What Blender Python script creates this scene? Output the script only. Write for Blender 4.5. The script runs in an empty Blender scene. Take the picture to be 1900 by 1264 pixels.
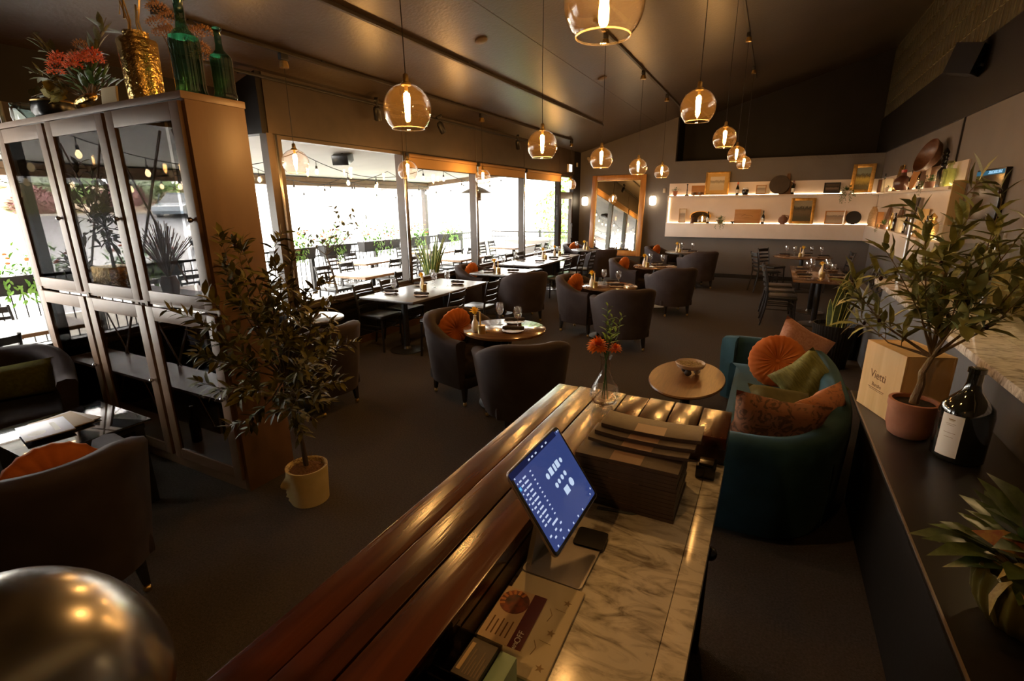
import bpy, bmesh, math, random
from mathutils import Vector as V, Matrix, Euler, Quaternion
S = bpy.context.scene
COL = S.collection
PI = math.pi
rnd = random.Random(7)

# ------------------------------------------------------------------ camera, world, exposure
cam = bpy.data.objects.new('camera', bpy.data.cameras.new('camera'))
COL.objects.link(cam)
_r = (V((0.88878, 0.45827, -0.00724)), V((-0.11668, 0.24151, 0.96336)), V((0.44323, -0.85537, 0.26812)))
cam.matrix_world = Matrix(((_r[0][0], _r[1][0], _r[2][0], 0), (_r[0][1], _r[1][1], _r[2][1], 0),
                           (_r[0][2], _r[1][2], _r[2][2], 1.88), (0, 0, 0, 1)))
cam.data.sensor_fit = 'HORIZONTAL'
cam.data.sensor_width = 36
cam.data.lens = 910.3 / 1900 * 36
cam.data.clip_start = 0.03
cam.data.clip_end = 400
S.camera = cam
S.view_settings.view_transform = 'Standard'
S.view_settings.look = 'None'
S.view_settings.gamma = 1
S.view_settings.use_curve_mapping = False
S.view_settings.exposure = 0.08
SKY = 20.0         # overcast daylight
BULB = 520.0       # filament radiance
wd = bpy.data.worlds.new('sky'); S.world = wd; wd.use_nodes = True
bg = wd.node_tree.nodes['Background']
bg.inputs[0].default_value = (1.0, 0.955, 0.90, 1); bg.inputs[1].default_value = SKY
S.cycles.max_bounces = 10
S.cycles.transparent_max_bounces = 24
S.cycles.diffuse_bounces = 4
S.cycles.glossy_bounces = 4
S.cycles.sample_clamp_indirect = 6.0
S.cycles.use_denoising = True
S.cycles.caustics_reflective = False
S.cycles.caustics_refractive = False

# ------------------------------------------------------------------ materials
def _nt(name):
    m = bpy.data.materials.new(name); m.use_nodes = True
    return m, m.node_tree, m.node_tree.nodes, m.node_tree.links
def rgba(c): return (c[0], c[1], c[2], 1)
def mat(name, col, col2=None, rough=.6, metal=0, scale=6, stretch=(1, 1, 1), bump=0, bscale=None, sheen=0, spec=.5,
        coat=0, crough=.08, contrast=(.35, .65), rand=0, detail=4, distort=0):
    m, t, N, L = _nt(name)
    b = N['Principled BSDF']
    b.inputs['Roughness'].default_value = rough
    b.inputs['Metallic'].default_value = metal
    b.inputs['Specular IOR Level'].default_value = spec
    b.inputs['Coat Weight'].default_value = coat
    b.inputs['Coat Roughness'].default_value = crough
    if sheen:
        b.inputs['Sheen Weight'].default_value = sheen
        b.inputs['Sheen Roughness'].default_value = .4
        b.inputs['Sheen Tint'].default_value = rgba([min(1, c * 3 + .15) for c in col])
    b.inputs['Base Color'].default_value = rgba(col)
    tc = N.new('ShaderNodeTexCoord'); mp = N.new('ShaderNodeMapping')
    mp.inputs['Scale'].default_value = stretch
    L.new(tc.outputs['Object'], mp.inputs['Vector'])
    out = None
    if col2 is not None:
        nz = N.new('ShaderNodeTexNoise'); nz.inputs['Scale'].default_value = scale
        nz.inputs['Detail'].default_value = detail; nz.inputs['Distortion'].default_value = distort
        L.new(mp.outputs[0], nz.inputs['Vector'])
        r = N.new('ShaderNodeValToRGB'); e = r.color_ramp.elements
        e[0].position, e[1].position = contrast
        e[0].color, e[1].color = rgba(col), rgba(col2)
        L.new(nz.outputs[0], r.inputs[0]); out = r.outputs[0]
        L.new(out, b.inputs['Base Color'])
    if rand:
        oi = N.new('ShaderNodeObjectInfo'); hs = N.new('ShaderNodeHueSaturation')
        mr = N.new('ShaderNodeMapRange')
        mr.inputs[3].default_value = 1 - rand; mr.inputs[4].default_value = 1 + rand
        L.new(oi.outputs['Random'], mr.inputs[0]); L.new(mr.outputs[0], hs.inputs['Value'])
        if out: L.new(out, hs.inputs['Color'])
        else: hs.inputs['Color'].default_value = rgba(col)
        L.new(hs.outputs[0], b.inputs['Base Color'])
    if bump:
        n2 = N.new('ShaderNodeTexNoise'); n2.inputs['Scale'].default_value = bscale or scale * 8
        n2.inputs['Detail'].default_value = 3
        L.new(mp.outputs[0], n2.inputs['Vector'])
        bp = N.new('ShaderNodeBump'); bp.inputs['Strength'].default_value = bump; bp.inputs['Distance'].default_value = .01
        L.new(n2.outputs[0], bp.inputs['Height']); L.new(bp.outputs[0], b.inputs['Normal'])
    return m
def glass(name, tint=(1, 1, 1), k=1.0, rough=0.0, haze=0, hazecol=(1, 1, 1), ior=1.45):
    m, t, N, L = _nt(name)
    N.remove(N['Principled BSDF'])
    o = N['Material Output']
    tr = N.new('ShaderNodeBsdfTransparent'); tr.inputs[0].default_value = rgba(tint)
    gl = N.new('ShaderNodeBsdfGlossy'); gl.inputs['Roughness'].default_value = rough
    lw = N.new('ShaderNodeLayerWeight'); lw.inputs[0].default_value = .5      # thin-glass Schlick reflectance
    pw = N.new('ShaderNodeMath'); pw.operation = 'POWER'; pw.inputs[1].default_value = 5
    fr = N.new('ShaderNodeMath'); fr.operation = 'MULTIPLY_ADD'; fr.inputs[1].default_value = .96; fr.inputs[2].default_value = .04
    ml = N.new('ShaderNodeMath'); ml.operation = 'MULTIPLY'; ml.inputs[1].default_value = k; ml.use_clamp = True
    mx = N.new('ShaderNodeMixShader')
    L.new(lw.outputs['Facing'], pw.inputs[0]); L.new(pw.outputs[0], fr.inputs[0])
    L.new(fr.outputs[0], ml.inputs[0]); L.new(ml.outputs[0], mx.inputs[0])
    src = tr.outputs[0]
    if haze:
        tl = N.new('ShaderNodeBsdfTranslucent'); tl.inputs[0].default_value = rgba(hazecol)
        m2 = N.new('ShaderNodeMixShader'); m2.inputs[0].default_value = haze
        L.new(tr.outputs[0], m2.inputs[1]); L.new(tl.outputs[0], m2.inputs[2]); src = m2.outputs[0]
    L.new(src, mx.inputs[1]); L.new(gl.outputs[0], mx.inputs[2])
    L.new(mx.outputs[0], o.inputs[0])
    return m
def emit(name, col, s):
    m, t, N, L = _nt(name)
    N.remove(N['Principled BSDF'])
    e = N.new('ShaderNodeEmission'); e.inputs[0].default_value = rgba(col); e.inputs[1].default_value = s
    L.new(e.outputs[0], N['Material Output'].inputs[0])
    return m
def wood(name, c1, c2, rough=.4, axis=1, scale=1.0, coat=0, rand=.12, bump=.05, ring=0, wear=None):
    st = [14 * scale, 14 * scale, 14 * scale]; st[axis] = 1.1 * scale
    m = mat(name, c1, c2, rough=rough, scale=1.6, stretch=st, bump=bump, bscale=6, coat=coat, rand=rand, contrast=(.3, .7), distort=.8 + ring)
    return m
def marble(name):
    m, t, N, L = _nt(name)
    b = N['Principled BSDF']; b.inputs['Roughness'].default_value = .18
    tc = N.new('ShaderNodeTexCoord'); mp = N.new('ShaderNodeMapping')
    mp.inputs['Rotation'].default_value = (0, 0, -.62); mp.inputs['Scale'].default_value = (4, 11, 6)
    L.new(tc.outputs['Object'], mp.inputs[0])
    n1 = N.new('ShaderNodeTexNoise'); n1.inputs['Scale'].default_value = 2.2; n1.inputs['Detail'].default_value = 7
    n1.inputs['Roughness'].default_value = .62; n1.inputs['Distortion'].default_value = 1.1
    L.new(mp.outputs[0], n1.inputs['Vector'])
    r = N.new('ShaderNodeValToRGB'); cr = r.color_ramp
    cr.elements[0].position = .34; cr.elements[0].color = (.27, .24, .20, 1)
    cr.elements[1].position = .56; cr.elements[1].color = (.84, .81, .74, 1)
    e = cr.elements.new(.45); e.color = (.60, .57, .51, 1)
    L.new(n1.outputs[0], r.inputs[0]); L.new(r.outputs[0], b.inputs['Base Color'])
    return m

carpet = mat('carpet', (.062, .054, .045), (.098, .085, .072), rough=.95, scale=90, bump=.5, bscale=240, spec=.1, contrast=(.3, .7))
carpet2 = mat('ribbed_carpet', (.016, .013, .012), (.030, .024, .021), rough=.95, scale=30, stretch=(8, 1, 1), bump=.6, bscale=60, spec=.1)
wallgrey = mat('wall_paint', (.105, .092, .086), (.120, .106, .098), rough=.55, scale=2, bump=.06, bscale=60)
wallblue = mat('low_wall_paint', (.085, .090, .100), (.100, .104, .112), rough=.6, scale=2, bump=.06, bscale=60)
walldark = mat('dark_wall_paint', (.008, .006, .005), (.011, .0085, .007), spec=.25, rough=.55, scale=2, bump=.05, bscale=50)
ceilm = mat('ceiling_paint', (.046, .031, .021), (.060, .041, .027), rough=.36, spec=.8, scale=1.2, bump=.25, bscale=26)
bronze = mat('bronze_frame', (.050, .036, .026), (.070, .050, .036), rough=.4, scale=3)
chrome = mat('chrome', (.62, .62, .63), rough=.18, metal=1)
steel = mat('brushed_steel', (.46, .46, .47), (.56, .56, .56), rough=.32, metal=1, scale=8, stretch=(1, 1, 30))
dmetal = mat('dark_metal', (.018, .017, .017), rough=.38, spec=.5)
bmetal = mat('black_frame', (.012, .011, .011), (.02, .018, .017), rough=.35, scale=4)
brass = mat('brass', (.60, .40, .14), (.72, .50, .20), rough=.28, metal=1, scale=20)
goldh = mat('hammered_gold', (.70, .46, .14), (.85, .58, .2), rough=.22, metal=1, scale=12, bump=.9, bscale=45)
cabm = mat('cabinet_paint', (.155, .088, .046), (.19, .11, .060), rough=.42, scale=5, stretch=(1, 1, .3), bump=.04)
cabs = mat('cabinet_paint_warm_lit', (.30, .185, .085), (.36, .225, .105), rough=.42, scale=5, stretch=(1, 1, .3), bump=.04)  # unused; cabinet paint with warm pendant light put into the colour
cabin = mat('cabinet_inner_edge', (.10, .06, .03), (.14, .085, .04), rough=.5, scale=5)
smoke = glass('smoked_glass', (.58, .575, .575), k=.05)
clear = glass('window_glass', (.985, .99, .985), k=.7)
wineg = glass('wine_glass', (.95, .95, .95), k=3.2, haze=.07)
waterg = glass('vase_glass', (.985, .98, .97), k=1.2)
amberg = glass('amber_globe_glass', (.990, .982, .965), k=1.4, haze=.0035, hazecol=(1, .66, .26))
rimg = glass('globe_rim_glass', (.97, .95, .9), k=2.0, haze=.22, hazecol=(1, .85, .6))
greeng = glass('green_bottle_glass', (.25, .50, .36), k=2.2, rough=.05)
bottleg = mat('dark_bottle_glass', (.010, .012, .009), rough=.06, spec=.8, coat=.6)
velvet = mat('taupe_velvet', (.036, .027, .027), (.050, .039, .039), rough=.85, sheen=.24, scale=5, spec=.2)
velvetB = mat('taupe_velvet_seat', (.031, .024, .024), (.042, .034, .034), rough=.85, sheen=.2, scale=6, spec=.2)
teal = mat('teal_velvet', (.015, .050, .066), (.024, .074, .096), rough=.8, sheen=.45, scale=4, spec=.2)
rust = mat('rust_velvet', (.38, .095, .018), (.52, .15, .030), rough=.8, sheen=.35, scale=6, spec=.2)
olivef = mat('green_ribbed_velvet', (.10, .105, .020), (.17, .17, .04), rough=.8, sheen=.3, scale=14, stretch=(1, 1, 5), bump=.6, bscale=20)
lime = mat('lime_linen', (.10, .10, .010), (.15, .145, .022), rough=.85, scale=40, stretch=(1, 5, 1), bump=.4)
vinyl = mat('black_vinyl', (.018, .018, .019), rough=.28, spec=.6, bump=.08, bscale=60)
darktop = mat('dark_table_laminate', (.035, .026, .021), (.06, .043, .032), rough=.36, scale=3, stretch=(1, 10, 1), coat=1, crough=.30, spec=1.0)
brownt = mat('brown_round_tabletop', (.11, .058, .028), (.17, .092, .044), rough=.16, scale=3, stretch=(1, 9, 1), coat=.3)
blackgl = mat('black_glass_top', (.006, .006, .007), rough=.03, spec=.9, coat=1)
blackw = mat('black_laminate_ledge', (.010, .008, .007), (.015, .012, .010), rough=.35, scale=3)
oak = wood('oak_veneer', (.13, .055, .016), (.21, .094, .028), rough=.35, axis=1, scale=1.4, bump=.05, rand=0, ring=1.2)
pine = wood('pine_box_wood', (.62, .40, .17), (.74, .52, .25), rough=.55, axis=2, scale=.7, rand=.03)
barw = wood('bar_plank_wood', (.032, .0075, .002), (.100, .024, .006), rough=.21, axis=1, scale=.75, coat=0, rand=.18, bump=.09)
barside = wood('bar_front_wood', (.03, .011, .006), (.07, .025, .011), rough=.3, axis=2, rand=.1)
walnut = wood('walnut_board', (.075, .030, .012), (.14, .058, .022), rough=.45, axis=2, rand=.1)
orangew = wood('orange_wood_board', (.36, .15, .035), (.46, .21, .06), rough=.45, axis=0, rand=.05)
darkb = mat('dark_round_board', (.022, .014, .010), (.036, .022, .015), rough=.5, scale=8)
frameg = mat('gilt_frame', (.42, .24, .06), (.60, .37, .12), rough=.35, metal=.75, scale=16)
framew = wood('mirror_frame_wood', (.36, .14, .025), (.50, .22, .05), rough=.32, axis=2, scale=.5, coat=.3, rand=0)
mirror = mat('mirror_glass', (.86, .87, .85), rough=.01, metal=1)
white = mat('white_shelf_paint', (.62, .53, .46), (.66, .57, .50), rough=.3, scale=3)
cream = mat('cream_ceramic', (.62, .55, .38), (.70, .62, .45), rough=.6, scale=10, bump=.1)
potcream = mat('pale_yellow_plaster', (.60, .47, .20), (.70, .56, .27), rough=.75, scale=7, bump=.25, bscale=30)
milk = mat('milk_glass', (.80, .74, .62), rough=.2)
terra = mat('terracotta', (.33, .135, .075), (.44, .20, .12), rough=.85, scale=8, bump=.15, bscale=40)
clay = mat('brown_clay', (.16, .075, .045), (.24, .12, .07), rough=.75, scale=9)
soil = mat('soil', (.015, .010, .007), (.03, .02, .014), rough=.95, scale=40, bump=.8)
moss = mat('coconut_fibre', (.15, .07, .02), (.26, .13, .04), rough=.95, scale=60, bump=1, bscale=120)
bark = mat('olive_bark', (.13, .085, .04), (.22, .16, .075), rough=.85, scale=20, stretch=(1, 1, .3), bump=.6)
darkbark = mat('dark_bark', (.045, .03, .018), (.08, .055, .03), rough=.9, scale=20, stretch=(1, 1, .3), bump=.6)
leafo = mat('olive_leaf', (.19, .205, .06), (.27, .29, .10), rough=.5, scale=14, rand=.35)
leafd = mat('dark_olive_leaf', (.060, .056, .013), (.12, .108, .026), rough=.55, spec=.22, scale=14, rand=.4)
leafg = mat('green_leaf', (.035, .095, .018), (.07, .16, .035), rough=.42, scale=10, rand=.3)
leafm = mat('magnolia_leaf', (.05, .085, .022), (.085, .13, .040), rough=.35, scale=10, rand=.3)
leafy = mat('yellow_gum_leaf', (.30, .24, .05), (.42, .36, .10), rough=.5, scale=12, rand=.25)
leafr = mat('dry_autumn_leaf', (.26, .085, .035), (.36, .22, .05), rough=.6, scale=8, rand=.25)
leafs = mat('sage_leaf', (.10, .11, .055), (.15, .16, .085), rough=.55, scale=12, rand=.25)
leafb = mat('bright_planter_leaf', (.14, .36, .05), (.28, .52, .10), rough=.5, scale=12)
orangef = mat('orange_petal', (.85, .20, .012), (.95, .32, .03), rough=.6, scale=30, rand=.12)
redf = mat('red_orange_flower', (.75, .10, .02), (.85, .22, .05), rough=.6, scale=30)
tanf = mat('dried_tan_flower', (.36, .17, .05), (.52, .28, .10), rough=.8, scale=30)
yellowf = mat('yellow_petal', (.90, .55, .02), (.95, .68, .06), rough=.6, scale=20)
wheat = mat('dry_grass', (.36, .20, .095), (.50, .31, .16), rough=.8, scale=20)
napkin = mat('dark_napkin', (.020, .016, .016), (.032, .026, .025), rough=.9, scale=20, bump=.3)
plate = mat('tan_stoneware', (.42, .27, .15), (.54, .37, .22), rough=.4, scale=12)
candle = mat('taper_candle', (.85, .62, .26), rough=.5)
menum = mat('menu_leatherette', (.050, .034, .026), (.066, .046, .035), rough=.5, scale=30, bump=.12, bscale=300)
menul = mat('menu_label', (.22, .13, .085), rough=.45)
paper = mat('paper', (.74, .70, .62), rough=.8)
paperl = mat('lilac_magazine', (.52, .50, .60), (.58, .56, .66), rough=.4)
manila = mat('manila_cover', (.62, .50, .36), rough=.6)
inkm = mat('ink', (.03, .018, .012), rough=.7)
stampm = mat('stamp_ink', (.16, .075, .025), rough=.8)
inkw = mat('white_print', (.8, .78, .74), rough=.6)
inky = mat('faint_print', (.34, .24, .13), rough=.8)
blackp = mat('black_plastic', (.010, .010, .011), rough=.22, spec=.5)
acryl = glass('smoky_acrylic', (.42, .40, .38), k=1.6)
mint = mat('mint_paper', (.30, .46, .34), rough=.6)
fibred = mat('grey_stand', (.26, .24, .23), (.30, .28, .27), rough=.35, metal=.6, scale=6)
# ------------------------------------------------------------------ mesh building
class G:
    """a bmesh that shapes are added to; build() links it as one object"""
    def __init__(s): s.b = bmesh.new()
    def add(s, verts, faces, M=None):
        vs = [s.b.verts.new((M @ V(v)) if M else v) for v in verts]
        for f in faces:
            try: s.b.faces.new([vs[i] for i in f])
            except ValueError: pass
        return vs
    def box(s, c, d, bev=0, M=None, seg=2):
        x, y, z = d[0] / 2, d[1] / 2, d[2] / 2
        T = Matrix.Translation(c)
        if M is not None: T = T @ M
        vv = [(-x, -y, -z), (x, -y, -z), (x, y, -z), (-x, y, -z), (-x, -y, z), (x, -y, z), (x, y, z), (-x, y, z)]
        ff = [(0, 3, 2, 1), (4, 5, 6, 7), (0, 1, 5, 4), (1, 2, 6, 5), (2, 3, 7, 6), (3, 0, 4, 7)]
        vs = s.add(vv, ff, T)
        if bev:
            es = list({e for v in vs for e in v.link_edges})
            bmesh.ops.bevel(s.b, geom=es, offset=bev, segments=seg, profile=.6, affect='EDGES', clamp_overlap=True)
        return s
    def bx(s, x0, x1, y0, y1, z0, z1, bev=0):
        return s.box(((x0 + x1) / 2, (y0 + y1) / 2, (z0 + z1) / 2), (abs(x1 - x0), abs(y1 - y0), abs(z1 - z0)), bev)
    def rings(s, rings, close=True, cap=True, M=None):
        n = len(rings[0]); vv = [p for r in rings for p in r]; ff = []
        for i in range(len(rings) - 1):
            for j in range(n if close else n - 1):
                k = (j + 1) % n
                ff.append((i * n + j, i * n + k, (i + 1) * n + k, (i + 1) * n + j))
        if cap and close:
            ff.append(tuple(range(n - 1, -1, -1))); ff.append(tuple(range((len(rings) - 1) * n, len(rings) * n)))
        s.add(vv, ff, M); return s
    def lathe(s, prof, c=(0, 0, 0), n=20, cap=True, M=None, sx=1, sy=1):
        R = []
        for r, z in prof:
            r = max(r, .0004)
            R.append([(c[0] + sx * r * math.cos(2 * PI * i / n), c[1] + sy * r * math.sin(2 * PI * i / n), c[2] + z) for i in range(n)])
        return s.rings(R, True, cap, M)
    def tube(s, pts, r, n=7, cap=True):
        pts = [V(p) for p in pts]; R = []
        rr = r if isinstance(r, (list, tuple)) else [r] * len(pts)
        up = V((0, 0, 1)); prev = None
        for i, p in enumerate(pts):
            d = (pts[min(i + 1, len(pts) - 1)] - pts[max(i - 1, 0)])
            d = d.normalized() if d.length > 1e-9 else V((0, 0, 1))
            a = prev if prev is not None else (V((1, 0, 0)) if abs(d.z) > .9 else up)
            u = (a - d * a.dot(d)); u = u.normalized() if u.length > 1e-6 else d.orthogonal().normalized()
            w = d.cross(u); prev = u
            R.append([p + rr[i] * (math.cos(2 * PI * k / n) * u + math.sin(2 * PI * k / n) * w) for k in range(n)])
        return s.rings(R, True, cap)
    def prism(s, poly, h, M=None, z0=0):
        n = len(poly)
        vv = [(p[0], p[1], z0) for p in poly] + [(p[0], p[1], z0 + h) for p in poly]
        ff = [tuple(range(n - 1, -1, -1)), tuple(range(n, 2 * n))] + [(i, (i + 1) % n, n + (i + 1) % n, n + i) for i in range(n)]
        s.add(vv, ff, M); return s
    def ball(s, c, r, n=10, m=6, sq=(1, 1, 1), M=None):
        R = []
        for i in range(m + 1):
            t = PI * i / m; q = max(math.sin(t), .002) * r
            R.append([(c[0] + sq[0] * q * math.cos(2 * PI * k / n), c[1] + sq[1] * q * math.sin(2 * PI * k / n), c[2] - sq[2] * r * math.cos(t)) for k in range(n)])
        return s.rings(R, True, True, M)
    def leaf(s, base, d, nrm, L, W, curl=.15):
        d = V(d).normalized(); nrm = V(nrm); side = d.cross(nrm)
        side = side.normalized() if side.length > 1e-6 else d.orthogonal().normalized()
        n = side.cross(d).normalized(); b = V(base)
        def P(t, w, h): return b + d * (L * t) + side * (W * L * w) + n * (h * L)
        vv = [P(0, 0, 0), P(.3, -.42, .03), P(.3, 0, -.01), P(.3, .42, .03), P(.65, -.40, .03 - curl * .3), P(.65, 0, -.01 - curl * .3), P(.65, .40, .03 - curl * .3), P(1, 0, -curl)]
        s.add(vv, [(0, 2, 1), (0, 3, 2), (1, 2, 5, 4), (2, 3, 6, 5), (4, 5, 7), (5, 6, 7)]); return s
    def build(s, name, m, parent=None, loc=None, rot=None, smooth=40, label=None, kind=None):
        me = bpy.data.meshes.new(name)
        bmesh.ops.recalc_face_normals(s.b, faces=s.b.faces)
        s.b.to_mesh(me); s.b.free()
        if smooth:
            me.polygons.foreach_set('use_smooth', [True] * len(me.polygons))
            me.set_sharp_from_angle(angle=math.radians(smooth))
        me.materials.append(m)
        o = bpy.data.objects.new(name, me); COL.objects.link(o)
        if parent is not None: o.parent = parent
        if loc is not None: o.location = loc
        if rot is not None: o.rotation_euler = rot if not isinstance(rot, (int, float)) else (0, 0, rot)
        if label: o['label'] = label
        if kind: o['kind'] = kind
        return o
def tag(o, label, cat, group=None, kind=None):
    o['label'] = label; o['category'] = cat
    if group: o['group'] = group
    if kind: o['kind'] = kind
    return o
def thing(name, label, cat, loc=(0, 0, 0), rz=0, group=None):
    o = bpy.data.objects.new(name, None); COL.objects.link(o)
    o.empty_display_size = .1
    o.location = loc; o.rotation_euler = (0, 0, rz) if isinstance(rz, (int, float)) else rz
    return tag(o, label, cat, group)
def struct(o): o['kind'] = 'structure'; return o
KIDS = {}
def dup(root, loc, rz, label=None, group=None):
    r = root.copy(); COL.objects.link(r); r.location = loc
    r.rotation_euler = (0, 0, rz) if isinstance(rz, (int, float)) else rz
    if label: r['label'] = label
    if group: r['group'] = group
    for ch in list(root.children):
        c = ch.copy(); COL.objects.link(c); c.parent = r; c.matrix_parent_inverse = ch.matrix_parent_inverse.copy()
        for g in list(ch.children):
            d = g.copy(); COL.objects.link(d); d.parent = c
    return r
_used = {}
def proto(key, fn):
    """first call builds the thing, later calls are made with dup"""
    if key not in _used: _used[key] = fn()
    return _used[key]
def place(key, fn, loc, rz, label, group=None):
    if key not in _used:
        o = fn(); _used[key] = o
        o.location = loc; o.rotation_euler = (0, 0, rz) if isinstance(rz, (int, float)) else rz
        o['label'] = label
        if group: o['group'] = group
        return o
    return dup(_used[key], loc, rz, label, group)
def inst(me, name, parent, M, label=None):
    o = bpy.data.objects.new(name, me); COL.objects.link(o); o.parent = parent; o.matrix_local = M
    if label: o['label'] = label
    return o
def leafmesh(name, m, W=.3, curl=.15):
    g = G(); g.leaf((0, 0, 0), (1, 0, 0), (0, 0, 1), 1, W, curl)
    me = bpy.data.meshes.new(name); bmesh.ops.recalc_face_normals(g.b, faces=g.b.faces); g.b.to_mesh(me); g.b.free()
    me.polygons.foreach_set('use_smooth', [True] * len(me.polygons)); me.materials.append(m)
    return me
def frameM(p, d, up, s):
    d = V(d).normalized(); up = V(up); y = up.cross(d)
    y = y.normalized() if y.length > 1e-5 else d.orthogonal().normalized()
    z = d.cross(y)
    return Matrix(((d.x * s, y.x * s, z.x * s, p[0]), (d.y * s, y.y * s, z.y * s, p[1]), (d.z * s, y.z * s, z.z * s, p[2]), (0, 0, 0, 1)))
def pillow_g(w, h, t, n=10, pinch=.12, tuft=0, crease=0):
    """cushion in the local XZ plane, thickness along Y"""
    g = G()
    for sgn in (-1, 1):
        R = []
        for i in range(n + 1):
            row = []
            for j in range(n + 1):
                u, v = 2 * i / n - 1, 2 * j / n - 1
                k = 1 - pinch * (1 - max(abs(u), abs(v)) ** 0.1 * 0) * 0
                x = u * w / 2 * (1 - pinch * (1 - v * v) * 0 - pinch * (1 - abs(v)) * abs(u) ** 2)
                z = v * h / 2 * (1 - pinch * (1 - abs(u)) * abs(v) ** 2)
                f = max(0, (1 - u ** 4)) ** .5 * max(0, (1 - v ** 4)) ** .5
                y = sgn * t / 2 * f * (1 + crease * math.sin(9 * u + 4 * v))
                if crease: y -= crease * t * math.exp(-((u) ** 2) * 12) * max(0, v) * f
                row.append((x, y, z))
            R.append(row)
        g.rings(R, close=False, cap=False)
    bmesh.ops.remove_doubles(g.b, verts=g.b.verts, dist=1e-5)
    return g
def roundpillow_g(r, t, folds=22):
    g = G(); n = 66; R = []
    for i in range(13):
        a = PI * i / 12; rr = r * max(math.sin(a), .01) ** .75; y = -t / 2 * math.cos(a)
        dim = 1 - .55 * math.exp(-(rr / r) ** 2 * 9)
        R.append([((rr * (1 + .018 * math.cos(folds * 2 * PI * k / n))) * math.cos(2 * PI * k / n), y * dim * (1 + .10 * math.cos(folds * 2 * PI * k / n)), rr * (1 + .018 * math.cos(folds * 2 * PI * k / n)) * math.sin(2 * PI * k / n)) for k in range(n)])
    return g.rings(R)
def text(body, size, m, parent, M, name='lettering', ext=.0004):
    c = bpy.data.curves.new(name, 'FONT'); c.body = body; c.size = size; c.extrude = ext; c.align_x = 'CENTER'; c.align_y = 'CENTER'
    c.materials.append(m)
    f = bpy.data.objects.new(name, c); COL.objects.link(f)
    me = bpy.data.meshes.new_from_object(f.evaluated_get(bpy.context.evaluated_depsgraph_get()))
    bpy.data.objects.remove(f)
    if not me.materials: me.materials.append(m)
    o = bpy.data.objects.new(name, me); COL.objects.link(o); o.parent = parent; o.matrix_local = M; o['kind'] = 'stuff'
    return o
# ------------------------------------------------------------------ room shell
XW, XA, XR, YF, YR, YB = -4.96, -5.45, 2.03, 13.84, 15.0, -2.6   # window wall, alcove window wall, right wall, far wall, recess back, wall behind
def zc(x): return 3.24 + .28 * (x - XW)
g = G(); g.bx(-5.7, 2.3, YB - .2, YR + .2, -.12, 0); struct(g.build('floor', carpet))
g = G()
g.add([(x, y, zc(x) + dz) for dz in (0, .12) for x, y in ((-5.7, YB - .2), (2.3, YB - .2), (2.3, YR + .2), (-5.7, YR + .2))],
      [(0, 1, 2, 3), (4, 7, 6, 5), (0, 4, 5, 1), (1, 5, 6, 2), (2, 6, 7, 3), (3, 7, 4, 0)])
ceiling = struct(g.build('ceiling', ceilm))
g = G()
g.add([(-2.9, y, zc(-2.9) - .004) for y in (YB, YF)] + [(-2.88, y, zc(-2.88) - .004) for y in (YB, YF)] +
      [(-2.9, y, zc(-2.9) + .02) for y in (YB, YF)] + [(-2.88, y, zc(-2.88) + .02) for y in (YB, YF)],
      [(0, 1, 3, 2), (0, 4, 5, 1), (2, 3, 7, 6)])
g.build('ceiling_seam', ceilm, ceiling)
# far wall: full height on the left, lower with a dark recess above on the right
g = G(); MX = Matrix(((1, 0, 0, 0), (0, 0, -1, YF + .2), (0, 1, 0, 0), (0, 0, 0, 1)))
g.prism([(-5.1, 0), (-2.4, 0), (-2.4, zc(-2.4)), (-5.1, zc(-5.1))], .2, MX)
g.bx(-2.4, XR, YF, YF + .2, 0, 2.9)
struct(g.build('wall_far', wallgrey, smooth=0))
g = G(); g.bx(-2.4, XR + .2, YR, YR + .15, 2.8, 5.4); g.bx(-2.4, XR, YF, YR, 2.82, 2.905); g.bx(-2.55, -2.4, YF + .2, YR, 2.8, 4.05)
struct(g.build('wall_recess', walldark, smooth=0))
g = G(); g.bx(-5.6, XR + .2, YB - .15, YB, 0, 5.4); struct(g.build('wall_back', wallgrey, smooth=0))
# right wall
g = G(); g.bx(XR, XR + .15, YB, YF, 0, 2.9); wr = struct(g.build('wall_right', wallgrey, smooth=0))
g = G(); g.bx(XR - .03, XR + .15, YB, YR, 2.9, 3.72); struct(g.build('wall_right_band', walldark, smooth=0))
g = G(); g.bx(XR + .02, XR + .15, YB, YR, 3.72, 5.4)
tilewall = struct(g.build('wall_right_upper', mat('grout', (.85, .78, .50), rough=.7), smooth=0))
tm = mat('glazed_wall_tile', (.085, .075, .042), (.10, .088, .05), rough=.22, scale=3, rand=.10, spec=.5)
g = G(); g.bx(-.02, .003, -.088, .088, -.136, .136, .003); tme = g.build('tile', tm, tilewall, (XR + .012, 14.9, 3.86))
nt = 1
for r in range(6):
    for k in range(43):
        if r == 0 and k == 0: continue
        y = 14.9 - k * .186 + (.0 if r % 2 == 0 else .0); z = 3.86 + r * .292
        if z > 5.15: continue
        inst(tme.data, 'tile', tilewall, Matrix.Translation((XR + .012, y, z)))
g = G(); g.bx(XR - .02, XR, 8.62, 8.65, 0, 2.9); struct(g.build('trim_1', dmetal))
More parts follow.
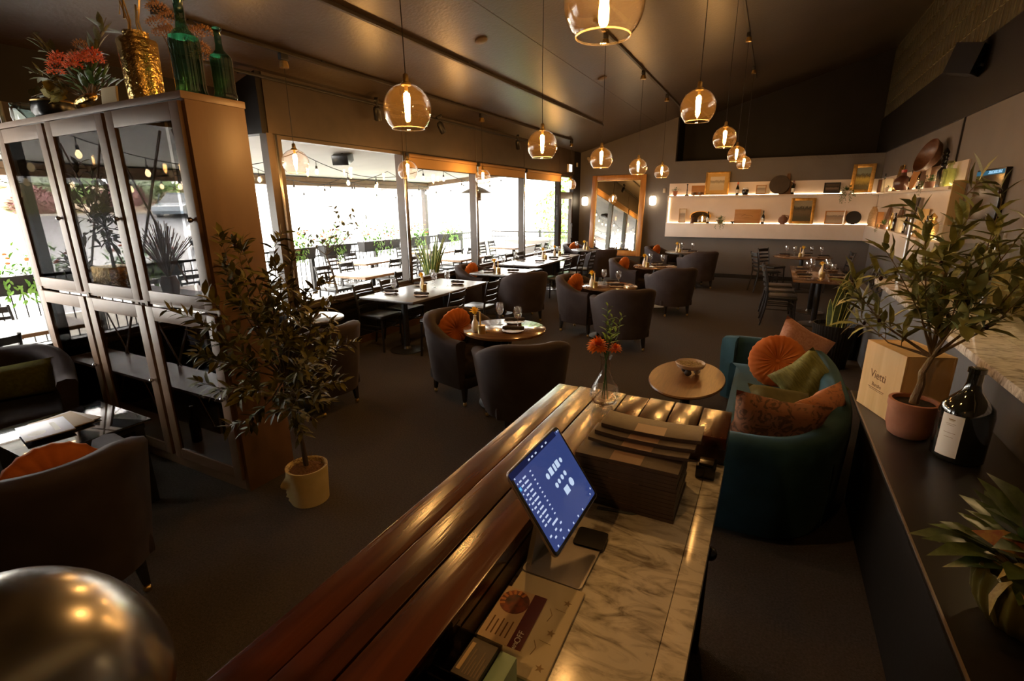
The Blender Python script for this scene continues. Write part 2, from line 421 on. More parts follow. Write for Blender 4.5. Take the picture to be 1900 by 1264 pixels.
# window wall: sill wall, header, alcove
g = G()
g.bx(XW - .12, XW, 3.87, 12.35, 0, .66); g.bx(XW - .12, XW, 13.3, YF, 0, 3.3); g.bx(XW - .12, XW, 3.87, 13.3, 2.63, 3.35)
g.bx(XW - .12, XW, 12.27, 12.40, 0, 2.63); g.bx(XA, XW, 3.80, 3.92, 0, .66); g.bx(XA, XW, 3.80, 3.92, 2.63, 3.35)
struct(g.build('wall_left', walldark, smooth=0))
g = G(); g.bx(XA - .12, XA, YB, 3.92, 0, .66); g.bx(XA - .12, XA, YB, 3.92, 2.68, 3.35); g.bx(XA - .12, XA, YB, -.2, .66, 2.68)  # solid unseen stretch at the near end added to cut daylight
struct(g.build('wall_left_alcove', walldark, smooth=0))
g = G(); g.bx(XW - .12, XW + .012, 3.87, 13.3, 2.64, 3.24); struct(g.build('trim_header', mat('header_paint', (.036, .024, .016), (.045, .030, .020), rough=.5)))
g = G(); g.bx(XW, XW + .015, 3.95, 12.3, 0, .10); struct(g.build('baseboard_left', mat('brown_base', (.12, .06, .025), rough=.5)))
g = G(); g.bx(-5.0, XR, YF - .015, YF, 0, .10); struct(g.build('baseboard_far', dmetal))
for i, y in enumerate((6.12, 8.17, 10.2, 12.23)):
    g = G(); g.bx(XW + .012, XW + .018, y - .012, y + .012, 2.64, 3.22); struct(g.build('trim_%d' % (i + 2), bronze))
def window(n, x, y0, y1, z0, z1, near_post=True):
    e = bpy.data.objects.new('window_%d' % n, None); COL.objects.link(e); e.location = (x, (y0 + y1) / 2, z0); struct(e)
    yc = (y0 + y1) / 2; h = (y1 - y0) / 2
    g = G(); g.bx(-.12, .01, -h - .05, -h + .05, 0, z1 - z0); g.build('mullion', bronze, e)
    g = G(); g.bx(.01, .03, -h - .045, -h - .012, 0, z1 - z0, .004); g.build('mullion_strip', chrome, e)
    g = G(); g.bx(-.10, 0, -h + .05, h - .05, 0, .05); g.bx(-.10, 0, -h + .05, h - .05, z1 - z0 - .04, z1 - z0); g.build('window_frame', bronze, e)
    g = G(); g.bx(-.055, -.047, -h + .04, h - .04, .04, z1 - z0 - .03); g.build('pane', clear, e)
    g = G(); g.bx(-.02, .05, -h - .05, h + .05, -.035, .0, .006); g.build('window_sill', bronze, e)
    return e
ys = [3.97, 6.12, 8.17, 10.2, 12.3]
for i in range(4): window(i + 1, XW, ys[i], ys[i + 1], .69, 2.63)
ya = [-.15, 1.90, 3.86]
for i in range(2): window(i + 5, XA, ya[i], ya[i + 1], .69, 2.68)
e = bpy.data.objects.new('window_7', None); COL.objects.link(e); e.location = (0, 3.86, .69); struct(e)
g = G(); g.bx(XA - .03, XA + .05, -.05, .05, 0, 1.95); g.bx(XW - .10, XW + .01, -.02, .06, 0, 1.95); g.build('window_frame', bronze, e)
g = G(); g.bx(XA + .05, XW - .10, -.004, .004, 0, 1.95); g.build('pane', clear, e)
# roller shades on the three far bays
for i, lb in ((1, 'tan roller shade rolled up over the second window bay'), (2, 'tan roller shade rolled up over the window with patio heater behind'), (3, 'tan roller shade rolled up over the farthest window bay')):
    t = thing('roller_shade', lb, 'blind', (XW + .05, (ys[i] + ys[i + 1]) / 2, 2.56), 0, 'roller shades over the windows')
    h = (ys[i + 1] - ys[i]) / 2 - .06
    g = G(); g.bx(-.03, .005, -h, h, -.14, .0, .004); g.build('shade_fabric', mat('tan_shade_fabric', (.42, .25, .10), rough=.8), t)
    g = G(); g.tube([(-.01, -h, .03), (-.01, h, .03)], .03, 10); g.build('roller', mat('shade_roll', (.30, .17, .07), rough=.7), t)
    g = G(); g.box((-.01, -h - .015, .025), (.06, .025, .075), .004); g.build('bracket', dmetal, t)
    g = G(); g.tube([(-.01, -h, -.145), (-.01, h, -.145)], .010, 8); g.build('hem_bar', bronze, t)
# patio door at the far end
e = bpy.data.objects.new('door_1', None); COL.objects.link(e); e.location = (XW - .06, 12.85, 0); struct(e)
g = G()
for a, b in ((-.45, -.37), (.37, .45)): g.bx(-.05, .05, a, b, 0, 2.1)
g.bx(-.05, .05, -.37, .37, 0, .18); g.bx(-.05, .05, -.37, .37, 2.0, 2.1); g.bx(-.05, .05, -.45, .45, 2.1, 2.18); g.bx(-.05, .05, -.45, .45, 2.55, 2.63)
g.build('door_frame', bronze, e)
g = G(); g.bx(-.006, .006, -.37, .37, .18, 2.0); g.bx(-.006, .006, -.45, .45, 2.18, 2.55); g.build('pane', clear, e)
g = G(); g.tube([(.05, .33, .95), (.09, .33, .95), (.09, .33, 1.35), (.05, .33, 1.35)], .014, 8); g.build('door_handle', blackp, e)
# low wall, its marble cap and the bar-station behind
g = G(); g.bx(1.12, 1.22, -1.2, 6.35, 0, 1.035); g.bx(1.12, 1.22, 6.35, 8.25, 0, .80); struct(g.build('wall_low', wallblue, smooth=0))
mb = marble('veined_marble')
g = G(); g.bx(1.05, 1.62, -1.2, 6.45, 1.036, 1.085, .006)
tag(g.build('marble_counter', mb), 'marble topped counter on the blue-grey low wall below the glass screen', 'counter')
g = G(); g.bx(1.22, XR - .06, -1.2, 6.4, .0, .9); struct(g.build('wall_low_backing', walldark, smooth=0))
# hex tiled upstand between counter and wall
hx = struct(G().bx(1.64, XR, 5.52, 5.6, .9, 1.36).build('wall_hex_upstand', mat('hex_grout', (.22, .18, .07), rough=.7), smooth=0))
hm = mat('hex_tile', (.52, .44, .20), (.58, .50, .24), rough=.25, rand=.06, scale=4)
g = G(); g.prism([(.062 * math.cos(PI / 6 + k * PI / 3), .062 * math.sin(PI / 6 + k * PI / 3)) for k in range(6)], .012, Matrix.Rotation(PI / 2, 4, 'X'))
h0 = g.build('tile', hm, hx, (1.7, 5.52, .96), smooth=0); first = True
for r in range(5):
    for k in range(4):
        x = 1.70 + k * .112 + (r % 2) * .056; z = .96 + r * .097
        if x > XR - .03: continue
        if first: first = False; continue
        inst(h0.data, 'tile', hx, Matrix.Translation((x, 5.52, z)))
# glass screen on the counter
t = thing('glass_screen', 'frameless glass sneeze screen on steel posts along the marble counter', 'glass screen', (1.22, 5.1, 1.086))
for y in (-1.1, 1.12):
    g = G(); g.tube([(0, y, 0), (0, y, .62)], .015, 12); g.lathe([(.034, 0), (.034, .012), (.016, .016)], (0, y, 0), 16); g.build('post', steel, t)
    for z in (.16, .5):
        g = G(); g.tube([(0, y, z), (.05, y + .04, z)], .009, 8); g.ball((.05, y + .04, z), .016, 8, 5); g.build('clamp', chrome, t)
for a, b in ((-3.3, -1.16), (-1.04, 1.06)):
    g = G(); g.bx(.045, .053, a, b, .03, .60); g.build('pane', glass('screen_glass', (.95, .965, .94), k=.55), t)
# black ledge behind the sofa
t = thing('display_ledge', 'long black display ledge along the low blue-grey wall', 'ledge', (0, 0, 0))
g = G(); g.bx(.56, 1.117, -1.2, 3.5, .715, .75, .002); g.build('ledge_top', blackw, t)
g = G(); g.bx(.63, .66, -1.2, 3.48, 0, .715); g.build('front_panel', walldark, t)
g = G(); g.bx(.555, .561, -1.2, 3.5, .742, .7505); g.build('edge_strip', mat('edge_strip', (.20, .16, .13), rough=.3), t)
# wall speaker, screen
t = thing('wall_speaker', 'black loudspeaker on a bracket below the tiled wall band', 'speaker', (1.84, 8.3, 3.50), (0, .25, -.5))
g = G(); g.prism([(-.14, -.12), (.14, -.16), (.14, .16), (-.14, .12)], .32, Matrix.Translation((0, 0, -.16))); g.build('cabinet_box', blackp, t, smooth=0)
g = G(); g.box((-.143, 0, 0), (.012, .21, .28), .004); g.build('grille', mat('speaker_grille', (.03, .02, .014), rough=.7), t)
g = G(); g.tube([(.10, .02, -.02), (.2, .1, -.05)], .02, 8); g.build('bracket', dmetal, t)
t = thing('order_screen', 'dark wall screen with a lit blue text bar along its top', 'screen', (XR - .02, 7.15, 1.94))
g = G(); g.bx(-.03, .02, -.40, .40, -.26, .26, .006); g.build('screen_body', blackp, t)
g = G(); g.bx(-.034, -.03, -.39, .39, .20, .245); g.build('screen_bar', emit('screen_bar', (.10, .30, .45), .35), t)
gm = emit('screen_glyph', (.45, .75, 1.0), .9)
g = G()
for k in range(9):
    y = .02 - k * .042
    g.bx(-.036, -.034, y - .016, y + .016, .21, .217); g.bx(-.036, -.034, y - .016, y - .008, .21, .238); g.bx(-.036, -.034, y - .016, y + (.016 if k % 2 else .004), .231, .238)
    if k % 3: g.bx(-.036, -.034, y + .009, y + .016, .217, .231)
g.build('glyphs', gm, t, kind='stuff')
# ------------------------------------------------------------------ ceiling tracks and pendants
def track(x, y0, y1, label, fix):
    t = thing('track_rail', label, 'light track', (x, (y0 + y1) / 2, zc(x)), 0, 'ceiling light tracks')
    h = (y1 - y0) / 2
    g = G(); g.bx(-.018, .018, -h, h, -.045, -.012, .003); g.build('rail', mat('track_metal', (.030, .022, .016), rough=.45), t)
    y = -h + .3
    while y < h: g = G(); g.bx(-.012, .012, y - .02, y + .02, -.013, .004); g.build('mount', dmetal, t); y += 1.4
    for y in fix:
        g = G(); g.box((0, y - (y0 + y1) / 2, -.075), (.05, .09, .06), .008); g.build('adapter', dmetal, t)
track(-3.65, -1.4, 11.6, 'long dark ceiling track crossing above the large round table', ())
track(-4.49, 2.6, 11.9, 'dark ceiling track holding the pendants beside the windows', (3.79, 5.62, 7.63, 11.84))
track(-2.17, 6.4, 13.0, 'dark ceiling track ending above the mirror corner', (6.87, 8.97, 11.04))
track(-.66, 1.2, 12.6, 'dark ceiling track on the highest side above the bar end', (2.02, 4.6, 7.07, 9.3, 11.5))
FIL = emit('filament_glow', (1.0, .50, .15), BULB)
FILc = emit('filament_core', (1.0, .70, .36), BULB * 1.5)
bulbg = glass('bulb_glass', (1, .97, .9), k=1.0)
def pendant(x, y, z, D, label, group):
    r = D / 2
    t = thing('pendant_lamp', label, 'pendant lamp', (x, y, z), rnd.random() * 6, group)
    key = 'pend%.3f' % D
    if key not in KIDS:
        prof = []
        for i in range(19):
            a = math.radians(9 + (137 - 9) * i / 18); prof.append((r * math.sin(a), r * math.cos(a)))
        n0 = len(prof); inner = [(p[0] - .0035 if i else p[0], p[1] - (.003 if i < 6 else 0)) for i, p in enumerate(prof)][::-1]
        g = G(); g.lathe(prof + [(prof[-1][0] + .0015, prof[-1][1] - .004)] + inner, n=40, cap=False); sh = g.build('glass_globe', amberg, t, smooth=80)
        g = G(); g.lathe([(.0, r + .055), (.012, r + .055), (.018, r + .045), (.019, r + .01), (.030, r + .004), (.032, r - .012), (.012, r - .014), (.011, r - .045), (.0, r - .045)], n=18); so = g.build('socket', brass, t)
        g = G(); g.lathe([(.003, r - .05), (.019, r - .060), (.021, r - .09), (.018, r - .14), (.0105, r - .19), (.003, r - .212), (.001, r - .216)], n=12); fi = g.build('filament', FIL, t)
        g = G(); g.lathe([(.008, r - .045), (.026, r - .06), (.027, r - .15), (.019, r - .20), (.006, r - .227), (.0, r - .23)], n=14, cap=False); bu = g.build('bulb', bulbg, t, smooth=80)
        pe = prof[-1]; g = G(); g.rings([[((pe[0] - .001 + .0035 * math.cos(b)) * math.cos(a), (pe[0] - .001 + .0035 * math.cos(b)) * math.sin(a), pe[1] - .002 + .0035 * math.sin(b)) for b in [2 * PI * k / 6 for k in range(6)]] for a in [2 * PI * i / 40 for i in range(41)]], True, False); ri = g.build('rim', rimg, t)
        KIDS[key] = (sh, so, fi, bu, ri)
    else:
        for o in KIDS[key]:
            c = o.copy(); COL.objects.link(c); c.parent = t
    L = zc(x) - .172 - z
    g = G(); g.tube([(0, 0, r + .05), (.006, .003, r + .05 + (L - r) * .4), (0, 0, L)], .0035, 6); g.build('cord', dmetal, t)
    g = G(); g.lathe([(.0, L + .06), (.035, L + .06), (.045, L + .02), (.045, L), (.006, L - .006)], n=16); g.build('canopy', brass, t)
gp = 'glass globe pendants'
for p in ((-4.49, 3.79, 2.31, .27, 'globe pendant nearest the cabinet in front of the first window bay'),
          (-4.49, 5.62, 2.33, .27, 'globe pendant hanging before the second window mullion'),
          (-4.49, 7.63, 2.32, .27, 'globe pendant hanging in front of the patio heater'),
          (-4.49, 11.84, 2.33, .27, 'smallest globe pendant, beside the far patio door'),
          (-2.17, 2.75, 2.47, .305, 'large globe pendant left of centre in front of the window header'),
          (-2.17, 4.89, 2.45, .305, 'globe pendant second in the middle row from the camera'),
          (-2.17, 6.87, 2.46, .305, 'globe pendant hanging just left above the gilt mirror'),
          (-2.17, 8.97, 2.47, .305, 'globe pendant hanging over the right half of the mirror'),
          (-2.17, 11.04, 2.50, .305, 'globe pendant beside the right wall sconce'),
          (-.65, -.45, 2.55, .302, 'globe pendant overhead above the near end of the bar'),
          (-.65, 2.02, 2.60, .302, 'largest globe pendant, cut off by the top of the picture above the bar'),
          (-.65, 4.6, 2.63, .283, 'globe pendant in front of the dark recess, nearest of the right row'),
          (-.65, 7.07, 2.65, .283, 'globe pendant above the white shelf, second of the right row'),
          (-.65, 9.3, 2.63, .283, 'globe pendant third of the right row, overlapping the last one'),
          (-.65, 11.5, 2.64, .283, 'farthest globe pendant of the right row above the white shelf')):
    pendant(*p, gp)
# spotlights and fittings near the window header
def spot(x, y, z, rz, label):
    t = thing('spotlight', label, 'spotlight', (x, y, z), (.5, 0, rz), 'black spotlights along the window header')
    g = G(); g.lathe([(.0, -.09), (.045, -.09), (.05, -.08), (.05, .05), (.035, .08), (.0, .08)], n=16); g.build('lamp_head', dmetal, t)
    g = G(); g.tube([(0, .0, .07), (0, .03, .13)], .01, 6); g.box((0, .04, .15), (.05, .1, .04), .006); g.build('bracket', dmetal, t)
spot(-4.80, 5.45, 3.05, .6, 'black spotlight on the header track above the second window')
spot(-4.80, 6.9, 3.05, -.4, 'small black spotlight on the header track, middle one')
spot(-4.80, 9.6, 3.05, .3, 'black spotlight on the header track near the far windows')
g = G(); g.bx(-4.90, -4.87, 3.0, 11.6, 3.16, 3.19, .003); g.bx(-4.955, -4.88, 3.6, 3.64, 3.165, 3.185); g.bx(-4.955, -4.88, 10.6, 10.64, 3.165, 3.185)
tag(g.build('header_track', dmetal), 'thin dark track on the wall above the windows', 'light track')
for i, (x, y) in enumerate(((-3.25, 5.55), (-2.75, 8.6))):
    g = G(); g.lathe([(.0, .0), (.075, .0), (.075, -.012), (.06, -.022), (.0, -.024)], n=22)
    o = g.build('smoke_detector', mat('detector_paint', (.11, .075, .05), rough=.5), None, (x, y, zc(x) - .001), (0, -math.atan(.28), 0))
    tag(o, ('round painted ceiling detector above the first round table', 'round painted ceiling detector beside the far globe pendants')[i], 'detector', 'ceiling detectors')
t = thing('emergency_light', 'twin-head emergency light high in the far window corner', 'emergency light', (-4.62, YF - .005, 3.02))
g = G(); g.box((0, -.03, 0), (.2, .05, .09), .01); g.build('housing', mat('beige_plastic', (.30, .24, .17), rough=.5), t)
for s in (-.09, .09):
    g = G(); g.lathe([(.0, -.03), (.04, -.03), (.045, .0), (.03, .04), (.0, .045)], (0, 0, 0), 14, M=Matrix.Translation((s, -.08, .05)) @ Matrix.Rotation(1.2, 4, 'X')); g.build('lamp_head', mat('beige_plastic2', (.4, .33, .24), rough=.4), t)
# ------------------------------------------------------------------ glass fronted cabinet
t = thing('display_cabinet', 'tall taupe room-divider cabinet with six smoked glass doors', 'cabinet', (-4.155, 1.8, 0))
w = 1.205
g = G(); g.bx(w - .035, w, 0, .36, 0, 2.49, .004); g.build('side_panel', cabm, t)
for y in (0, .325): g = G(); g.bx(-w, -w + .035, y, y + .035, 0, 2.452, .004); g.build('side_post', cabm, t)
g = G(); g.bx(-w + .015, -w + .019, .035, .325, .09, 2.452); g.build('side_glass', smoke, t)
g = G(); g.bx(-w - .005, w + .005, -.02, .365, 2.452, 2.492, .004); g.build('top_panel', cabm, t)
g = G(); g.bx(-w + .035, w - .035, .0, .36, .0, .09); g.build('plinth', cabm, t)
g = G(); g.bx(-w + .035, w - .035, .01, .355, 1.235, 1.27); g.build('middle_shelf', cabm, t)
g = G(); g.bx(-w + .035, w - .035, .03, .355, .60, .622); g.build('lower_shelf', cabm, t)
cols = [(-1.17, -.435), (-.395, .365), (.405, 1.175)]
for x in (-.415, .385):
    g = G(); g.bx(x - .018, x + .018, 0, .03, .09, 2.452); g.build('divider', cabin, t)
for ci, (a, b) in enumerate(cols):
    for ri, (z0, z1) in enumerate(((.09, 1.225), (1.262, 2.445))):
        d = G(); sw, rw = .085, .075
        d.bx(a, a + sw, -.024, 0, z0, z1, .003); d.bx(b - sw, b, -.024, 0, z0, z1, .003)
        d.bx(a + sw, b - sw, -.024, 0, z0, z0 + rw, .003); d.bx(a + sw, b - sw, -.024, 0, z1 - rw - .02, z1, .003)
        d = d.build('door', cabm, t)
        g = G(); g.bx(a + sw - .01, b - sw + .01, -.014, -.010, z0 + rw - .01, z1 - rw - .01); g.build('door_glass', smoke, d)
        kz = (z0 + z1) / 2 - (.05 if ri else -.02)
        g = G(); g.ball((b - .04, -.042, kz), .016, 12, 7); g.tube([(b - .04, -.024, kz), (b - .04, -.04, kz)], .006, 8); g.build('knob', chrome, d)
        bp = G(); bp.bx(a, b, .346, .350, z0, z1); bp.build('back_glass', smoke, t)
        for s in (1, -1):
            p0, p1 = V((a + .05, .338, z0 + .06)), V((b - .05, .338, z1 - .06))
            if s < 0: p0.x, p1.x = p1.x, p0.x
            dd = (p1 - p0); ang = math.atan2(dd.z, dd.x)
            g = G(); g.box((p0 + p1) / 2, (dd.length, .008 + .002 * s, .018), 0, Matrix.Rotation(-ang, 4, 'Y')); g.build('brace', cabm, t)
# ------------------------------------------------------------------ reception bar
t = thing('reception_bar', 'dark plank-topped reception bar with an inset marble worktop', 'bar counter', (0, 0, 0))
edges = [-.77, -.672, -.572, -.462, -.365, -.262, -.155, -.05]
for i in range(7):
    y0 = -.75 if i < 3 else 1.685
    o = G().bx(edges[i] + .0018, edges[i + 1] - .0018, y0, 1.945 + (i % 3 - 1) * .003, 1.058 + .001 * (i % 2), 1.10 + .0012 * ((i * 5) % 3), .004)
    o.build('plank', barw, t)
g = G(); g.bx(-.765, -.462, -.74, 1.94, 1.0, 1.0575); g.bx(-.462, -.052, 1.687, 1.94, 1.0, 1.0575); g.build('top_frame', barside, t)
g = G(); g.bx(-.75, -.70, -.72, 1.90, 0, 1.0); g.build('front_panel', barside, t)
g = G(); g.bx(-.70, -.07, 1.85, 1.90, 0, 1.0); g.build('end_panel', barside, t)
g = G(); g.bx(-.70, -.10, -.72, 1.85, .08, .955); g.build('carcass', walldark, t)
g = G(); g.bx(-.4615, -.105, -.72, 1.686, .96, 1.0, .002); g.build('marble_top', mb, t)
g = G(); g.bx(-.104, -.048, -.72, 1.686, .96, 1.001, .003); g.build('marble_edge', mb, t)
for i, y in enumerate((1.25, .72, .2, -.34)):
    d = G().bx(-.10, -.082, y - .25, y + .25, .72, .94, .003).build('drawer', barside, t)
    g = G(); g.tube([(-.083, y + .12, .87), (-.06, y + .12, .87)], .008, 8); g.ball((-.05, y + .12, .87), .021, 12, 7); g.build('knob', blackp, d)
    d = G().bx(-.10, -.082, y - .25, y + .25, .10, .70, .003).build('cupboard_door', barside, t)

# lamp over the bar station, beyond the right edge of the picture
t = thing('station_lamp', 'small brass work lamp hanging over the bar station behind the glass screen', 'pendant lamp', (1.72, 3.75, 2.35))
g = G(); g.lathe([(.03, .14), (.05, .12), (.12, .02), (.13, .0), (.125, .0), (.045, .11), (.0, .12)], n=24); g.build('lamp_shade', brass, t)
g = G(); g.ball((0, 0, .045), .038, 12, 8); g.build('bulb', emit('lamp_bulb', (1.0, .66, .30), 330), t)
g = G(); g.tube([(0, 0, .13), (0, 0, zc(1.72) - 2.35)], .005, 6); g.build('cord', dmetal, t)
# ------------------------------------------------------------------ barrel armchairs (front = +Y)
def u_path(n=26, r=.335, fy=.31, cy=-.02):
    P = []
    for i in range(n + 1):
        s = i / n
        if s < .22: P.append((-r, fy + (cy - fy) * s / .22, 0))
        elif s > .78: P.append((r, cy + (fy - cy) * (s - .78) / .22, 0))
        else:
            a = PI + PI * (s - .22) / .56
            P.append((r * math.cos(a), cy + r * 1.02 * math.sin(a), 0))
    return P
def shell_g(path, hfun, zb, th, taper=.86, n=5):
    g = G(); R = []; N = len(path)
    for i, p in enumerate(path):
        a, b = path[max(i - 1, 0)], path[min(i + 1, N - 1)]
        d = V((b[0] - a[0], b[1] - a[1], 0)).normalized(); o = V((-d.y, d.x, 0)) * -1   # outward
        h = hfun(i / (N - 1)); c = V(p); L = []
        def pt(off, z):
            k = 1 - (1 - taper) * max(0, 1 - (z - zb) / max(h - zb, .01)) ** 1.4
            q = c + o * off
            return (q.x * (k if abs(q.x) > 0 else 1), q.y * k, z)
        L += [pt(th / 2, zb), pt(th / 2 + .005, zb + (h - zb) * .5), pt(th / 2 + .012, h - .08), pt(th / 2 + .018, h - .035)]
        L += [pt(th / 2 + .004, h - .006), pt(0, h + .006), pt(-th / 2 - .012, h - .006), pt(-th / 2 - .024, h - .04)]
        L += [pt(-th / 2 - .008, h - .09), pt(-th / 2, zb + .12), pt(-th / 2, zb)]
        R.append(L)
    return g.rings(R, True, True)
def make_armchair():
    t = thing('barrel_armchair', '', 'armchair')
    def h(s):
        u = min(s, 1 - s)
        k = min(1, max(0, (u - .10) / .30)); k = k * k * (3 - 2 * k)
        return .665 + .17 * k
    shell_g(u_path(), h, .185, .085).build('backrest', velvet, t, smooth=60)
    g = G(); g.box((0, .04, .235), (.56, .56, .11), .03); g.build('seat_base', velvetB, t)
    g = G(); g.box((0, .045, .37), (.555, .56, .16), .055, seg=3); g.build('seat_cushion', velvetB, t, smooth=70)
    for x, y, b in ((-.26, .26, 0), (.26, .26, 0), (-.19, -.24, 1), (.19, -.24, 1)):
        g = G(); g.rings([[(x * k + a * w, y * k + c * w, z) for a, c in ((-1, -1), (1, -1), (1, 1), (-1, 1))] for z, w, k in ((.19, .024, 1), (.045, .014, 1.04))])
        l = g.build('leg', dmetal, t, smooth=0)
        g = G(); g.lathe([(.008, .05), (.015, .046), (.015, .038), (.0, .036)], (x * 1.04, y * 1.04, 0), 10); g.ball((x * 1.04, y * 1.04, .02), .02, 10, 6); g.build('caster', brass, l)
    return t
GA = 'taupe velvet barrel armchairs'
def heading(dx, dy): return math.atan2(-dx, dy)
arm = [  # x, y, facing, label
    (-1.74, 3.55, (-.64, .77), 'taupe barrel armchair with its back to the bar at the nearest round table'),
    (-2.62, 4.02, (.95, -.25), 'taupe barrel armchair holding a rust cushion at the nearest round table'),
    (-1.62, 6.38, (-.55, .83), 'taupe barrel armchair, back to us, at the second round table from the bar'),
    (-2.40, 6.95, (.95, -.2), 'taupe barrel armchair on the window side of the second round table'),
    (-1.42, 8.80, (-.55, .83), 'taupe barrel armchair, back to us, at the third round table from the bar'),
    (-2.36, 9.58, (.95, -.2), 'taupe barrel armchair with rust cushion at the third round table from the bar'),
    (-1.38, 11.95, (-.6, .8), 'taupe barrel armchair, back to us, at the round table before the white shelf'),
    (-2.36, 12.66, (.95, -.2), 'taupe barrel armchair with rust cushion at the round table before the white shelf'),
    (-3.55, 7.28, (-.75, .66), 'taupe barrel armchair, back to us, at the square table by the windows'),
    (-4.56, 7.50, (1, .0), 'taupe barrel armchair with rust cushion against the window at the square table'),
    (-3.60, 11.60, (-.75, .66), 'taupe barrel armchair, back to us, just left of the leaning mirror'),
    (-4.56, 12.7, (.9, -.3), 'taupe barrel armchair with rust cushion in the far window corner'),
    (-3.70, 3.12, (-1, .05), 'taupe barrel armchair just behind the floor olive tree and cabinet'),
    (-4.66, 2.95, (1, -.2), 'taupe barrel armchair by the window behind the cabinet glass'),
    (-4.86, 1.30, (.96, -.35), 'taupe barrel armchair by the alcove window with the lime lumbar pillow'),
    (-2.86, .80, (-1, .08), 'taupe barrel armchair, back to us, in the lower left beside the black glass table'),
]
for x, y, d, lb in arm: place('arm', make_armchair, (x, y, 0), heading(*d), lb, GA)
def make_rpillow():
    t = roundpillow_g(.215, .13).build('round_cushion', rust, smooth=70)
    return tag(t, '', 'cushion')
for x, y, d, z, lb in ((-2.62, 4.02, (.95, -.25), .66, 'rust round cushion in the armchair at the nearest round table'),
                    (-2.40, 6.95, (.95, -.2), .66, 'rust round cushion in the armchair at the second round table'),
                    (-2.36, 9.58, (.95, -.2), .66, 'rust round cushion in the armchair at the third round table'),
                    (-2.36, 12.66, (.95, -.2), .67, 'rust round cushion in the armchair below the left end of the white shelf'),
                    (-4.56, 7.50, (1, .0), .67, 'rust round cushion in the window-side armchair at the square table'),
                    (-4.56, 12.7, (.9, -.3), .67, 'rust round cushion in the armchair of the far window corner'),
                    (-2.86, .80, (-1, .08), .655, 'rust round cushion in the lower left armchair beside the black glass table')):
    h = heading(*d); v = V(d).normalized()
    place('rp', make_rpillow, (x - v.x * .155, y - v.y * .155, z), (-.22, 0, h), lb, 'rust round cushions in the armchairs')
o = pillow_g(.62, .30, .13).build('lumbar_cushion', lime, None, (-4.98, 1.32, .615), (-.2, 0, heading(.96, -.35)), smooth=70)
tag(o, 'lime green lumbar cushion in the armchair by the alcove window', 'cushion')
# ------------------------------------------------------------------ ladder-back dining chairs (front = +Y)
def make_chair():
    t = thing('dining_chair', '', 'chair')
    g = G(); pts = []
    g.box((0, .02, .455), (.40, .40, .05), .022, seg=3); 
    for v in g.b.verts:
        if v.co.z > .46: v.co.z += .022 * max(0, 1 - (v.co.x / .2) ** 2) * max(0, 1 - ((v.co.y - .02) / .2) ** 2)
        if v.co.y < 0: v.co.x *= .9
    g.build('seat', vinyl, t, smooth=70)
    for s in (-1, 1):
        g = G(); g.tube([(s * .172, -.255, 0), (s * .172, -.205, .28), (s * .172, -.19, .46), (s * .172, -.215, .66), (s * .172, -.265, .86)], .0145, 8); g.build('leg', bmetal, t)
        g = G(); g.tube([(s * .178, .195, .43), (s * .19, .215, 0)], .0145, 8); g.build('leg', bmetal, t)
        g = G(); g.tube([(s * .178, .20, .27), (s * .172, -.205, .27)], .008, 6); g.build('stretcher', bmetal, t)
    g = G(); g.tube([(-.172, -.2, .33)] + [(.172 * math.sin(a), .14 - .0 + .0 * a - .06 * (1 - math.cos(a)) + .05, .33) for a in (-1.2, -.7, 0, .7, 1.2)] + [(.172, -.2, .33)], .008, 6); g.build('seat_ring', bmetal, t)
    for k, z in enumerate((.56, .64, .72, .81)):
        f = (z - .46) / .4; y = -.19 - .075 * f ** 1.3; hh = .018 if k < 3 else .034
        R = []
        for i in range(9):
            u = -1 + i / 4; yy = y - .035 * (1 - u * u)
            R.append([(u * .172, yy - .008, z - hh), (u * .172, yy + .008, z - hh), (u * .172, yy + .008, z + hh), (u * .172, yy - .008, z + hh)])
        G().rings(R).build('slat', bmetal, t, smooth=50)
    return t
GC = 'black ladder-back dining chairs'
for x, y, rz, lb in (
    (-4.57, 4.93, -PI / 2, 'black ladder-back chair on the window side at the near end of the first long table'),
    (-4.57, 5.45, -PI / 2, 'black ladder-back chair on the window side at the far end of the first long table'),
    (-3.60, 5.02, PI / 2, 'black ladder-back chair nearest us on the aisle side of the first long table'),
    (-3.62, 5.95, PI / 2, 'black ladder-back chair further along the aisle side of the first long table'),
    (-3.68, 9.02, PI / 2, 'black ladder-back chair nearest us on the aisle side of the long far table'),
    (-3.68, 9.82, PI / 2, 'black ladder-back chair in the middle on the aisle side of the long far table'),
    (-3.70, 10.6, PI / 2, 'black ladder-back chair last on the aisle side of the long far table'),
    (-4.66, 9.40, -PI / 2, 'black ladder-back chair on the window side of the long far table, near end'),
    (-4.66, 9.90, -PI / 2, 'black ladder-back chair on the window side of the long far table, far end'),
    (.26, 8.68, -PI / 2, 'black ladder-back chair nearest us on the left of the right-hand dining tables'),
    (.24, 9.22, -PI / 2, 'black ladder-back chair second along the left of the right-hand dining tables'),
    (.22, 9.80, -PI / 2, 'black ladder-back chair third along the left of the right-hand dining tables'),
    (1.32, 8.9, PI / 2, 'black ladder-back chair between the right-hand dining table and the low wall'),
    (1.34, 9.75, PI / 2, 'black ladder-back chair by the right wall at the right-hand dining tables'),
    (-.02, 11.9, -1.2, 'black ladder-back chair left of the far round dining table'),
    (.10, 12.75, -2.2, 'black ladder-back chair behind the left of the far round dining table'),
    (1.32, 12.45, 1.7, 'black ladder-back chair right of the far round dining table')):
    place('dchair', make_chair, (x, y, 0), rz, lb, GC)
